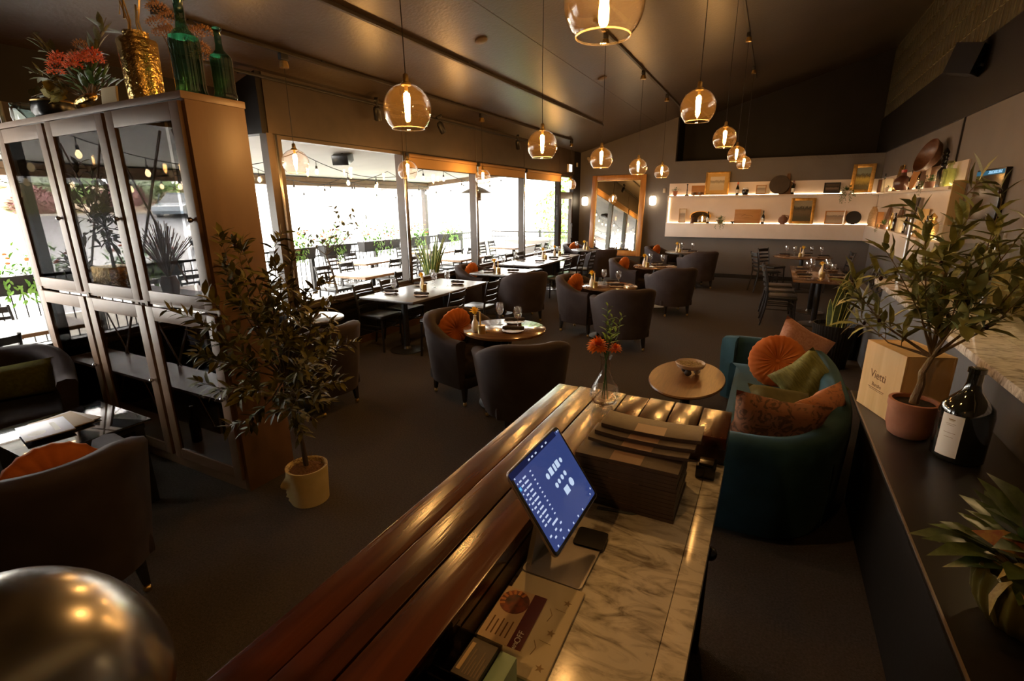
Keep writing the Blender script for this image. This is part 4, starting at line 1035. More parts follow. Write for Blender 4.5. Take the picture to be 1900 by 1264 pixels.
leafy_plant('trailing_plant', 'trailing plant in a low bowl next to the big gilt picture', 'plant', (1.42, ys_, UZ), [(.0, .0), (.09, .0), (.12, .05), (.11, .06), (.0, .05)], white, leafg, 90, .15, .05, .35, 4, trail=16, sq=(1, .5, .8))
picture(1.66, YF - .17, UZ, .42, .62, .075, 'gilt framed yellow field painting in the shelf corner', frameg, landscape('field_painting', (.20, .22, .16), (.55, .38, .06), (.14, .11, .035)), -.15, rz=-.25)
picture(-2.10, YF - .11, LZ, .18, .36, .02, 'narrow pale framed picture at the left of the lower ledge', mat('pale_frame', (.55, .40, .24), rough=.5), landscape('pale_print', (.62, .50, .36), (.35, .25, .17), (.55, .43, .30)), -.10)
t = thing('arched_mirror', 'small arched mirror leaning on the lower ledge', 'mirror', (-1.66, YF - .11, LZ + .004), (-.12, 0, 0))
ap = [(-.20, 0), (.20, 0)] + [(.26 * math.cos(a), .16 + .14 * math.sin(a)) for a in [PI * k / 12 for k in range(13)]]
MXZ = Matrix(((1, 0, 0, 0), (0, 0, -1, 0), (0, 1, 0, 0), (0, 0, 0, 1)))
G().prism(ap, .02, MXZ @ Matrix.Translation((0, 0, -.012))).build('frame', frameg, t); G().prism([(x * .88, .02 + z * .88) for x, z in ap], .004, MXZ @ Matrix.Translation((0, 0, .009))).build('mirror_glass', mirror, t)
t = thing('wood_figure', 'small carved figure in front of the arched mirror', 'figurine', (-1.84, ys_ - .05, LZ)); G().lathe([(.0, .0), (.05, .0), (.035, .05), (.03, .10), (.04, .13), (.02, .16), (.03, .185), (.0, .21)], n=14).build('figure', walnut, t)
bottle(-1.46, ys_ - .03, LZ, .29, .036, 'wine bottle with a large pale label beside the arched mirror')
leafy_plant('trailing_plant', 'trailing plant spilling over the lower ledge left of the wooden box', 'plant', (-1.17, ys_ - .02, LZ), [(.0, .0), (.06, .0), (.075, .08), (.065, .085), (.0, .07)], clay, leafg, 80, .12, .05, .3, 6, trail=12, sq=(1, .5, .8))
t = thing('small_bowl', 'tiny dark bowl left of the wooden box on the lower ledge', 'bowl', (-.88, ys_ - .03, LZ)); G().lathe([(.0, .0), (.03, .0), (.02, .015), (.055, .05), (.05, .05), (.0, .02)], n=18).build('bowl', bmetal, t)
t = thing('wooden_box', 'flat orange-brown wooden wine box on the lower ledge', 'box', (-.56, YF - .10, LZ + .004), (-.06, 0, 0))
G().bx(-.29, .29, -.05, .05, 0, .335, .004).build('box_body', orangew, t)
g = G(); g.tube([(-.13, -.053, .17), (-.07, -.053, .21), (0, -.053, .185), (.06, -.053, .2), (.12, -.053, .165)], .004, 5); g.tube([(-.06, -.053, .14), (.05, -.053, .145)], .003, 5); g.build('stamp', stampm, t)
bottle(-.21, ys_ - .02, LZ, .31, .038, 'dark wine bottle right of the wooden box on the lower ledge')
t = thing('clay_jug', 'round brown clay jug with a handle on the lower ledge', 'jug', (.22, ys_ - .03, LZ)); G().lathe([(.0, .0), (.05, .0), (.095, .05), (.105, .10), (.085, .155), (.04, .185), (.035, .21), (.045, .215), (.0, .2)], n=24).build('jug_body', clay, t)
g = G(); g.tube([(.035, 0, .195), (.10, 0, .19), (.115, 0, .15), (.09, 0, .12)], .010, 7); g.build('handle', clay, t)
picture(.60, YF - .14, LZ, .50, .60, .065, 'gilt framed brown landscape painting on the lower ledge', frameg, landscape('brown_landscape', (.25, .21, .14), (.13, .085, .04), (.06, .05, .025)), -.15)
picture(1.28, YF - .11, LZ, .42, .30, .022, 'thin dark framed ship drawing on the lower ledge', framew, landscape('ship_drawing', (.55, .42, .30), (.34, .23, .15), (.48, .36, .25)), -.12)
t = thing('pepper_mill', 'slim pale mill before the ship drawing', 'mill', (1.44, ys_ - .05, LZ)); G().lathe([(.0, .0), (.026, .0), (.02, .08), (.024, .15), (.012, .2), (.016, .23), (.006, .27), (.004, .33), (.0, .33)], n=14).build('mill_body', mat('pale_metal', (.7, .62, .5), rough=.3, metal=.7), t)
t = thing('round_board', 'black round board standing on the lower ledge near the corner', 'board', (1.62, YF - .14, LZ + .153), (-.16, 0, 0)); G().lathe([(.0, -.01), (.147, -.01), (.151, 0), (.147, .01), (.0, .01)], n=36, M=Matrix.Rotation(PI / 2, 4, 'X')).build('board', bmetal, t)
# right-hand run of the shelf
xs = 1.93
def rb(y, z, h, r, label, **k): return bottle(xs, y, z, h, r, label, rz=PI, **k)
for y, h, w, rm, lb in ((13.0, .26, .10, walnut, 'brown book-shaped box in the corner of the upper ledge'), (12.55, .24, .07, cream, 'cream book standing in the corner of the upper ledge'), (12.3, .25, .08, cream, 'second cream book standing near the corner of the upper ledge')):
    o = G().box((0, 0, h / 2), (.13, w, h), .006).build('book', rm, None, (xs, y, UZ)); tag(o, lb, 'book')
rb(12.75, UZ, .36, .036, 'tall dark bottle in the shelf corner on the upper ledge', lab=False)
t = thing('gold_plaque', 'tilted gold ornamental panel on the upper ledge of the right wall', 'ornament', (xs + .02, 11.75, UZ), (0, .14, 0)); G().bx(-.012, .012, -.16, .16, 0, .46, .006).build('plaque', goldh, t)
t = thing('gold_candlestick', 'small brass candlestick before the gold panel', 'candlestick', (xs - .04, 11.45, UZ)); G().lathe([(.0, .0), (.04, .0), (.012, .03), (.012, .14), (.03, .15), (.02, .2), (.0, .2)], n=14).build('stick', brass, t)
leafy_plant('potted_plant', 'tiny plant in a white pot on the upper ledge of the right wall', 'plant', (xs - .05, 12.0, UZ), [(.0, .0), (.035, .0), (.045, .07), (.04, .07), (.0, .06)], white, leafg, 30, .06, .03, .35, 9)
t = thing('brown_flagon', 'round brown flagon with a red stopper on the upper ledge', 'bottle', (1.875, 10.75, UZ)); G().lathe([(.0, .0), (.07, .0), (.115, .06), (.125, .13), (.105, .19), (.045, .235), (.035, .29), (.0, .29)], n=26).build('flagon_body', mat('brown_glaze', (.075, .032, .022), (.10, .045, .03), rough=.3), t)
G().lathe([(.038, .285), (.04, .33), (.0, .335)], n=14).build('stopper', mat('red_wax', (.35, .03, .02), rough=.4), t)
t = thing('copper_board', 'copper brown oval board leaning on the right wall', 'board', (xs - .04, 10.15, UZ + .004), (0, .16, 0)); G().lathe([(.0, -.008), (.98, -.008), (1, 0), (.98, .008), (.0, .008)], n=36, M=Matrix.Translation((0, 0, .28)) @ Matrix.Rotation(PI / 2, 4, 'Y') @ Matrix.Diagonal((.28, .27, 1, 1))).build('board', orangew, t)
rb(10.4, UZ, .30, .036, 'wine bottle with a white label before the copper board', m=bottleg)
rb(9.85, UZ, .32, .036, 'wine bottle leaning pale label right of the copper board', m=bottleg)
t = thing('dark_oval_board', 'dark oval board standing next to the copper board', 'board', (xs - .03, 9.62, UZ + .004), (0, .14, 0)); G().lathe([(.0, -.01), (.98, -.01), (1, 0), (.98, .01), (.0, .01)], n=32, M=Matrix.Translation((0, 0, .25)) @ Matrix.Rotation(PI / 2, 4, 'Y') @ Matrix.Diagonal((.25, .2, 1, 1))).build('board', walnut, t)
t = thing('wooden_bowl', 'large dark wooden bowl propped high on the right wall shelf', 'bowl', (xs + .03, 9.3, UZ + .40), (0, -1.25, .25)); G().lathe([(.0, .0), (.12, .01), (.2, .07), (.235, .15), (.225, .155), (.185, .08), (.1, .03), (.0, .025)], n=32).build('bowl', walnut, t)
o = G().box((0, 0, .19), (.03, .13, .38), .006).build('carved_plank', mat('bleached_wood', (.55, .42, .30), (.62, .5, .36), rough=.7), None, (xs - .0, 9.44, UZ)); tag(o, 'pale plank standing under the wooden bowl on the right wall shelf', 'board')
leafy_plant('trailing_plant', 'ivy trailing down from the upper ledge on the right wall', 'plant', (xs - .05, 9.0, UZ), [(.0, .0), (.05, .0), (.06, .08), (.055, .08), (.0, .07)], clay, leafg, 70, .12, .045, .35, 12, trail=14, sq=(1, .45, .8), rz=-PI / 2)
t = thing('dark_twist_bottle', 'tall black bubbled bottle near the shelf end', 'bottle', (xs, 8.72, UZ)); G().lathe([(.0, .0), (.05, .0), (.055, .2), (.03, .24)] + [(.026 + .012 * (k % 2), .26 + .025 * k) for k in range(9)] + [(.0, .50)], n=16).build('bottle_body', blackp, t)
t = thing('green_decanter', 'pale green square decanter at the end of the upper ledge', 'decanter', (xs, 8.42, UZ)); g = G(); g.box((0, 0, .11), (.12, .16, .22), .02); g.build('decanter_body', glass('decanter_glass', (.75, .82, .45), k=1.6, haze=.25, hazecol=(.75, .8, .4)), t)
G().lathe([(.03, .22), (.028, .26), (.04, .265), (.04, .31), (.0, .315)], n=14).build('stopper', glass('stopper_glass', (.7, .75, .5), k=1.8), t)
t = thing('woven_vase', 'tall woven tan vase in the corner of the lower ledge', 'vase', (1.90, 13.1, LZ)); G().lathe([(.0, .0), (.08, .0), (.095, .12), (.085, .26), (.05, .36), (.04, .40), (.0, .40)], n=20).build('vase_body', mat('wicker', (.36, .22, .10), (.5, .32, .16), rough=.8, scale=40, bump=.5), t)
for y, h, m_, lb in ((12.55, .30, orangew, 'tan box standing in the corner of the lower ledge'), (10.55, .24, cream, 'short cream box among the bottles on the lower ledge'), (9.25, .40, pine, 'pine wine box leaning near the end of the lower ledge')):
    o = G().box((0, 0, h / 2), (.1, .16, h), .006).build('upright_box', m_, None, (xs, y, LZ)); tag(o, lb, 'box')
t = thing('black_slate', 'tall black slate plank leaning on the right wall over the lower ledge', 'board', (xs - .03, 9.85, LZ + .003), (0, .1, 0)); G().bx(-.012, .012, -.12, .12, 0, .56, .004).build('slate', bmetal, t)
for y, lb in ((11.95, 'oval walnut board leaning behind the green bottle on the lower ledge'), (10.9, 'oval dark board leaning behind the brass bottle on the lower ledge')):
    t = thing('oval_board', lb, 'board', (xs + .0, y, LZ + .004), (0, .12, 0)); G().lathe([(.0, -.01), (.98, -.01), (1, 0), (.98, .01), (.0, .01)], n=30, M=Matrix.Translation((0, 0, .21)) @ Matrix.Rotation(PI / 2, 4, 'Y') @ Matrix.Diagonal((.21, .15, 1, 1))).build('board', walnut, t)
leafy_plant('trailing_plant', 'green plant in front of the oval walnut board on the lower ledge', 'plant', (xs - .04, 11.75, LZ), [(.0, .0), (.05, .0), (.06, .08), (.055, .08), (.0, .07)], clay, leafg, 70, .11, .045, .35, 15, trail=8, sq=(1, .45, .8), rz=-PI / 2)
for y, m_, lb in ((11.35, brass, 'brass bottle on the lower ledge of the right wall'), (11.05, bottleg, 'dark bottle with pale label on the lower ledge of the right wall'), (10.2, None, 'wine bottle left of the black slate'), (9.5, brass, 'brass candlestick bottle right of the black slate'), (8.95, bottleg, 'last wine bottle on the lower ledge by the glass screen')):
    rb(y, LZ, .31, .036, lb, m=m_, lab=(m_ is not brass))
t = thing('brass_pineapple', 'brass pineapple ornament near the end of the lower ledge', 'ornament', (1.91, 8.6, LZ)); G().lathe([(.0, .0), (.05, .0), (.055, .05), (.085, .12), (.08, .2), (.04, .26), (.05, .3), (.0, .36)], n=16).build('ornament', goldh, t)
# ------------------------------------------------------------------ things on the bar
t = thing('tablet', 'tablet showing a dark blue seating plan, tilted on a stand on the bar', 'tablet', (0, 0, 0))
up_ = V((0, 0, 1)); TL = V((-.455, .846, 1.308)); xr = V((.0154, .9999, 0)); dn = V((math.cos(.963), -.0154 * math.cos(.963), -math.sin(.963))).normalized(); nz_ = xr.cross(dn) * -1
TW, TH = .28, .215
cen = TL + xr * TW / 2 + dn * TH / 2; nz_ = nz_ if nz_.x > 0 else -nz_
yv = -dn
t.matrix_world = Matrix(((xr.x, yv.x, nz_.x, cen.x), (xr.y, yv.y, nz_.y, cen.y), (xr.z, yv.z, nz_.z, cen.z), (0, 0, 0, 1)))
def rrect(w, h, r, n=5):
    P = []
    for cx, cy, a0 in ((w / 2 - r, h / 2 - r, 0), (-w / 2 + r, h / 2 - r, PI / 2), (-w / 2 + r, -h / 2 + r, PI), (w / 2 - r, -h / 2 + r, 1.5 * PI)):
        P += [(cx + r * math.cos(a0 + PI / 2 * k / n), cy + r * math.sin(a0 + PI / 2 * k / n)) for k in range(n + 1)]
    return P
G().prism(rrect(TW, TH, .014), .0055, z0=-.006).build('tablet_body', mat('tablet_shell', (.34, .30, .28), rough=.35, metal=.7), t)
G().prism(rrect(TW - .004, TH - .004, .013), .0008, z0=-.0005).build('bezel', blackp, t)
scr = emit('screen_blue', (.028, .045, .155), 1.0)
# glossy glass over the lit panel
_m, _t, _N, _L = _nt('tablet_screen'); _b = _N['Principled BSDF']; _b.inputs['Base Color'].default_value = (.004, .006, .02, 1); _b.inputs['Roughness'].default_value = .06
_b.inputs['Emission Color'].default_value = (.030, .048, .165, 1); _b.inputs['Emission Strength'].default_value = 1.0
G().prism(rrect(TW - .02, TH - .02, .006), .0006, z0=.0003).build('screen', _m, t)
ui = emit('screen_white', (.62, .70, .92), .85); uid = emit('screen_dark', (.010, .012, .045), 1.0); uic = emit('screen_cyan', (.05, .35, .75), .9)
g = G()
zz = .0016
def ub(g, u, v, w, h): g.box((-TW / 2 + u * TW, TH / 2 - v * TH, zz), (w * TW, h * TH, .0004))
for k in range(11): 
    v = .16 + k * .052
    ub(g, .095, v, .035, .018); ub(g, .165, v, .05 + .03 * ((k * 7) % 3) / 2, .018); ub(g, .275, v, .022, .014)
for k in range(7): ub(g, .05, .10 + k * .06, .012, .016)
for k, u in enumerate((.34, .40, .47, .60, .68, .93, .96)): ub(g, u, .06, .03 if k < 5 else .012, .018)
for k in range(5): ub(g, .08 + k * .05, .80 + (k % 2) * .05, .03, .02)
for k in range(6): ub(g, .10 + k * .11, .93, .016, .022)
ub(g, .93, .86, .014, .02); ub(g, .88, .90, .012, .018); ub(g, .22, .74, .10, .022)
g.build('screen_text', ui, t, kind='stuff')
uit = emit('screen_table', (.56, .68, .88), .9)
for k, (u, v, w, h, rd) in enumerate(((.45, .35, .05, .07, 1), (.53, .34, .06, .085, 0), (.605, .34, .035, .085, 0), (.67, .335, .06, .085, 0), (.745, .335, .045, .06, 1), (.50, .50, .045, .06, 1), (.56, .49, .04, .055, 1), (.63, .485, .045, .06, 1), (.70, .48, .045, .06, 1), (.60, .63, .085, .085, 0), (.72, .61, .075, .10, 1))):
    g = G(); 
    if rd: g.lathe([(.0, 0), (1, 0), (1, .0004), (0, .0004)], n=16, M=Matrix.Translation((-TW / 2 + u * TW, TH / 2 - v * TH, zz)) @ Matrix.Diagonal((w * TW / 2, h * TH / 2, 1, 1)))
    else: ub(g, u, v, w, h)
    g.build('table_icon', uit, t)
g = G(); ub(g, .45, .055, .88, .07); zz2 = zz; o = g.build('screen_header', uid, t); o.location = (0, 0, -.0008)
g = G(); ub(g, .05, .22, .03, .04); g.build('screen_highlight', uic, t)
t = thing('tablet_stand', 'folded grey metal stand holding the tablet on the marble', 'stand', (-.376, 1.0, 1.0012))
g = G(); g.prism(rrect(.155, .17, .012), .006, z0=0); g.build('base', fibred, t)

g = G(); a = [(-.068, .006), (-.074, .014), (-.050, .150), (-.046, .196), (-.040, .192), (-.042, .145), (-.060, .006)]
g.rings([[(x, s * .062, z) for x, z in a] for s in (-1, 1)]); g.build('arm', fibred, t)
o = G().prism(rrect(.082, .075, .01), .011).build('phone', blackp, None, (-.335, 1.10, 1.0006), (0, 0, .06)); tag(o, 'black phone-like card reader lying beside the tablet stand on the marble', 'card reader')
t = thing('stylus', 'slim grey pen lying in front of the menu stack', 'pen', (-.31, 1.258, 1.005), (0, PI / 2, .16)); G().tube([(0, 0, -.055), (0, 0, .045), (0, 0, .058)], [.0042, .0042, .001], 8).build('pen_body', mat('slate_pen', (.07, .085, .10), rough=.4), t)
# menu stack
mn = [ 'lowest', 'second from the bottom', 'third from the bottom', 'fourth from the bottom', 'fifth from the bottom', 'sixth from the bottom', 'seventh from the bottom', 'eighth from the bottom', 'ninth from the bottom', 'tenth from the bottom', 'eleventh from the bottom', 'twelfth from the bottom', 'topmost of the square-set lower pile', 'first of the pushed-back upper ones', 'second of the pushed-back upper ones', 'topmost menu of the whole stack']
def make_menu(bend=0, hd=.115):
    t = thing('menu_cover', '', 'menu')
    g = G(); R = []
    for i in range(9):
        x = -.15 + .3 * i / 8; z = bend * ((i - 4) / 4) ** 2
        R.append([(x, -hd, z), (x, hd, z), (x, hd, z + .0105), (x, hd - .003, z + .0115), (x, .003 - hd, z + .0115), (x, -hd, z + .0105)])
    g.rings(R); g.build('cover', menum, t, smooth=30)
    g = G(); R = [[(x, y, bend * (x / .15) ** 2 + .0117) for y in (-.116, -.055)] for x in (-.045, 0, .045)]
    R2 = [[(x, y, bend * (x / .15) ** 2 + .0122) for y in (-hd - .0005, -hd + .06)] for x in (-.045, 0, .045)]
    g.rings(R2, close=False, cap=False); g.build('cover_label', menul, t)
    return t
for k in range(13):
    place('menu', make_menu, (-.30 + rnd.uniform(-.002, .002), 1.39 + rnd.uniform(-.002, .002), 1.0008 + k * .0122), rnd.uniform(-.01, .01), 'dark menu cover in the stack on the marble, ' + mn[k], 'stacked menu covers')
for k in range(3):
    place('menub', lambda: make_menu(.008, .055), (-.282 + .010 * k, 1.40 + .034 * k, 1.1598 + k * .0128), -.02 + .02 * k, 'dark menu cover in the stack on the marble, ' + mn[13 + k], 'stacked menu covers')
t = thing('small_black_box', 'small black card box behind the menu stack in the bar corner', 'box', (-.10, 1.60, 1.0016)); G().box((0, 0, .022), (.06, .075, .044), .004).build('box_body', blackp, t); G().box((0, -.005, .048), (.045, .05, .008), .003).build('lid', mat('box_lid', (.05, .035, .025), rough=.25), t)
# flower carafe on the bar
t = thing('flower_carafe', 'clear glass carafe with an orange marigold at the far end of the bar', 'vase', (-.515, 1.79, 1.104))
G().lathe([(.0, .006), (.034, .0), (.050, .012), (.058, .04), (.052, .075), (.032, .108), (.019, .14), (.018, .18), (.024, .205), (.0225, .205), (.0165, .18), (.0175, .14), (.030, .108), (.049, .075), (.055, .04), (.046, .014), (.0, .010)], n=30, cap=False).build('glass_body', waterg, t, smooth=80)
g = G(); 
for a, b in ((.0, .0), (.012, .01), (-.012, .006)): g.tube([(a, b, .02), (-a * .3, b * .3, .16), (a * 1.5, b, .26)], .0022, 5)
g.build('stem', leafg, t)
g = G(); r2 = random.Random(8)
for k in range(110):
    a = k * 2.399; e = .1 + 1.75 * (k / 110) ** .7; d = V((math.cos(a) * math.sin(e), math.sin(a) * math.sin(e), math.cos(e)))
    g.leaf(V((-.03, -.012, .238)) + d * .012, d, V((0, 0, 1)) if abs(d.z) < .9 else V((1, 0, 0)), .033 * r2.uniform(.8, 1.1), .55, .3)
g.build('marigold', orangef, t, kind='stuff')
G().lathe([(.0, .0115), (.044, .014), (.0525, .04), (.047, .072), (.0, .073)], n=26).build('water', glass('water_glass', (.97, .95, .90), k=1.6, haze=.10, hazecol=(1, .9, .75)), t, smooth=70)
g = G()
for k in range(50):
    a = k * 2.399; e = .1 + 1.6 * (k / 50) ** .7; d = V((math.cos(a) * math.sin(e), math.sin(a) * math.sin(e), math.cos(e)))
    g.leaf(V((.034, .004, .232)) + d * .006, d, V((0, 0, 1)) if abs(d.z) < .9 else V((1, 0, 0)), .022, .55, .3)
g.build('small_marigold', orangef, t, kind='stuff')
sm = leafmesh('spray_leaf', leafb, .34)
for (bx_, by_, hx_) in ((-.002, .0, .14), (.05, .008, .105), (.02, -.01, .10)):
    g = G(); p0 = V((0, 0, .2)); p1 = V((bx_, by_, .26 + hx_)); g.tube([p0, (p0 + p1) / 2 + V((bx_ * .3, 0, 0)), p1], [.002, .0015, .001], 5); g.build('stem', leafg, t)
    for k in range(15):
        f = .32 + .68 * k / 14; p = p0.lerp(p1, f); a = k * 2.4
        inst(sm, 'leaf', t, frameM(p, (math.cos(a), math.sin(a), .7), (0, 0, 1), .040 * (1.15 - .5 * f)))
# papers and card boxes
t = thing('cream_folder', 'cream star-printed folder lying on the marble beside the bar planks', 'folder', (-.358, .785, 1.0012), (0, 0, .02))
G().bx(-.088, .075, -.13, .125, 0, .008, .003).build('folder_cover', mat('star_folder', (.66, .58, .42), rough=.6), t)
def star(g, x, y, r, z):
    P = [(x + (r if k % 2 == 0 else r * .38) * math.cos(k * PI / 5 + .3), y + (r if k % 2 == 0 else r * .38) * math.sin(k * PI / 5 + .3)) for k in range(10)]; g.prism(P, .0003, z0=z)
g = G()
for x, y in ((.05, .075), (.045, -.015), (.055, -.10)): star(g, x, y, .010, .0082)
for y in (.03, -.06):
    g.tube([(.02, y + .015, .0084), (.030, y, .0084), (.026, y - .02, .0084)], .0007, 4); g.tube([(.03, y + .02, .0084), (.055, y + .018, .0084)], .0005, 4)
g.build('star_print', inky, t, kind='stuff')
t = thing('flyer', 'small flyer with a food photo and a dark red band on the cream folder', 'flyer', (-.405, .775, 1.0098), (0, 0, .03))
G().bx(-.048, .052, -.075, .075, 0, .0012).build('sheet', mat('flyer_paper', (.66, .48, .30), rough=.5), t)
G().bx(.022, .052, -.075, .075, .0012, .0016).build('red_band', mat('dark_red_print', (.10, .008, .012), rough=.45), t)
text('OFF', .018, inkw, t, Matrix.Translation((.037, -.045, .0017)) @ Matrix.Rotation(PI / 2, 4, 'Z')); text('40%', .011, inkw, t, Matrix.Translation((.037, -.068, .0017)) @ Matrix.Rotation(PI / 2, 4, 'Z'))
fp = mat('food_print', (.05, .02, .012), (.32, .07, .02), rough=.5, scale=40)
G().lathe([(.0, 0), (.034, 0), (.034, .0004), (.0, .0004)], (-.012, .036, .0013), 24).build('food_photo', fp, t)
g = G()
for k in range(7):
    a = PI * .35 + k * .42; g.box((-.012 + .028 * math.cos(a), .036 + .028 * math.sin(a), .0019), (.013, .006, .0004), M=Matrix.Rotation(a, 4, 'Z'))
g.build('food_slices', mat('sausage_print', (.62, .22, .06), rough=.5), t, kind='stuff')
g = G(); 
for k in range(6): g.box((-.012, .018 - .0005, .0019 + .00002 * k), (.001, .001, .0001))
g.b.free()
g = G()
for k in range(5): g.bx(-.036 + k * .011, -.033 + k * .011, -.06, -.015 - .006 * (k % 2), .0013, .0016)
g.build('text_lines', stampm, t, kind='stuff')
for k, (y, lb) in enumerate(((.592, 'smoky acrylic card box with printed cards, further from us on the bar edge'), (.485, 'smoky acrylic card box with printed cards, nearest us on the bar edge'))):
    t = thing('card_box', lb, 'card holder', (-.402, y, 1.0012), 0, 'acrylic card boxes')
    g = G(); g.bx(-.047, .047, -.046, -.043, 0, .085); g.bx(-.047, .047, .043, .046, 0, .085); g.bx(-.047, -.044, -.043, .043, 0, .105); g.bx(.044, .047, -.043, .043, 0, .06); g.bx(-.044, .044, -.043, .043, 0, .003); g.build('box_body', acryl, t, smooth=0)
    G().bx(-.012, .041, -.040, .040, .004, .082).build('card_block', mat('dark_cards_%d' % k, (.055, .04, .025), (.075, .055, .035), rough=.5), t)
    g = G(); g.bx(-.008, .000, -.03, .03, .0821, .0825); g.build('title_print', mat('gold_print_%d' % k, (.50, .36, .18), rough=.4), t)
    g = G()
    for j in range(6): g.bx(.006 + j * .006, .0085 + j * .006, -.034, .02 - .012 * (j % 3), .0821, .0824)
    g.build('card_print', mat('print_lines_%d' % k, (.16, .11, .06), rough=.5), t, kind='stuff')
    g = G(); g.bx(-.050, -.047, -.022, .022, .055, .118); g.build('front_tab', acryl, t, smooth=0)
o = G().box((0, 0, .035), (.035, .16, .07), .004).build('mint_box', mint, None, (-.343, .56, 1.001)); tag(o, 'pale mint green box beside the acrylic card boxes', 'box')
o = G().prism(rrect(.09, .16, .035), .02).build('cream_case', mat('cream_case', (.52, .42, .28), rough=.5), None, (-.265, .52, 1.001), (0, 0, .05)); tag(o, 'rounded cream case at the very bottom of the picture on the marble', 'case')
# dome lamp at the near end
t = thing('dome_lamp', 'glossy black dome desk lamp at the near left end of the bar', 'lamp', (-.63, .10, 1.102))
g = G(); R_ = .14; pr = [(R_ * math.sin(a) * 1.0, .26 + .165 * math.cos(a)) for a in [PI / 2 * k / 12 for k in range(13)]]
dom = mat('dome_metal', (.27, .26, .245), rough=.25, metal=1, spec=.8)
g.lathe(pr + [(R_ - .004, .255)] + [(p[0] * .96, .26 + (p[1] - .26) * .96) for p in pr[::-1]], n=48, cap=False); g.build('lamp_shade', dom, t, smooth=80)
g = G(); g.lathe([(.0, .0), (.09, .0), (.09, .012), (.02, .025), (.012, .04), (.012, .40), (.0, .40)], n=28); g.build('base', dom, t)
# ------------------------------------------------------------------ things on the ledge
t = thing('wine_crate', 'pale pine wine crate with stamped lettering on the black ledge', 'crate', (.735, 3.24, .751), (0, 0, 0))
ax = V((.12, -.31, 0)); ax2 = V((.20, .10, 0))
cl, cw, chh = .335, .235, .375; cr_ = math.atan2(-.31, .12)
M_ = Matrix.Rotation(cr_, 4, 'Z')
t.rotation_euler = (0, 0, cr_); t.location = (.56 + ax.normalized().x * cl / 2 + .115 * math.cos(cr_ + PI / 2) + .004, 3.31 + ax.normalized().y * cl / 2 + .115 * math.sin(cr_ + PI / 2), .751)
for nm, a in (('side_board', (-cl / 2, cl / 2, -cw / 2, -cw / 2 + .012, 0, chh)), ('side_board', (-cl / 2, cl / 2, cw / 2 - .012, cw / 2, 0, chh)), ('end_board', (-cl / 2, -cl / 2 + .012, -cw / 2 + .0125, cw / 2 - .0125, 0, chh)), ('end_board', (cl / 2 - .012, cl / 2, -cw / 2 + .0125, cw / 2 - .0125, 0, chh)), ('lid_board', (-cl / 2 + .0125, cl / 2 - .0125, -cw / 2 + .0125, cw / 2 - .0125, chh - .012, chh - .001)), ('bottom_board', (-cl / 2 + .0125, cl / 2 - .0125, -cw / 2 + .0125, cw / 2 - .0125, .0, .01))):
    g = G(); g.bx(*a, .0012); g.build(nm, pine, t)
MF = Matrix.Translation((-.02, -cw / 2 - .0005, .205)) @ Matrix.Rotation(PI / 2, 4, 'X')
text('Vietti', .062, stampm, t, MF); text('Barolo', .03, stampm, t, Matrix.Translation((0, 0, -.055)) @ MF); 
g = G(); g.bx(-.09, .05, -cw / 2 - .0008, -cw / 2, .128, .131); g.bx(-.08, .045, -cw / 2 - .0008, -cw / 2, .120, .122); g.build('stamp_lines', stampm, t)
t = thing('magnum_bottle', 'large black wine bottle with a tall pale label on the black ledge', 'bottle', (.868, 2.715, .751), (0, 0, -2.62))
G().lathe([(.0, .006), (.085, .0), (.096, .01), (.097, .22), (.090, .255), (.060, .29), (.034, .325), (.027, .36), (.026, .405), (.032, .408), (.032, .428), (.024, .43), (.0, .43)], n=32).build('bottle_body', bottleg, t, smooth=60)
g = G(); g.rings([[(.0978 * math.cos(a), .0978 * math.sin(a), z) for a in [-.1 + .85 * k / 8 for k in range(9)]] for z in (.03, .13, .225)], close=False, cap=False); g.build('bottle_label', paper, t)
g = G()
for k, (z, a0, a1) in enumerate(((.200, .2, .45), (.196, .22, .42), (.182, .1, .5), (.175, .15, .45), (.14, .1, .55), (.12, .15, .5))):
    g.rings([[(.0982 * math.cos(a), .0982 * math.sin(a), zz_) for a in [a0 + (a1 - a0) * k_ / 5 for k_ in range(6)]] for zz_ in (z, z + (.006 if k == 0 else .0018))], close=False, cap=False)
g.build('label_print', inky, t, kind='stuff')
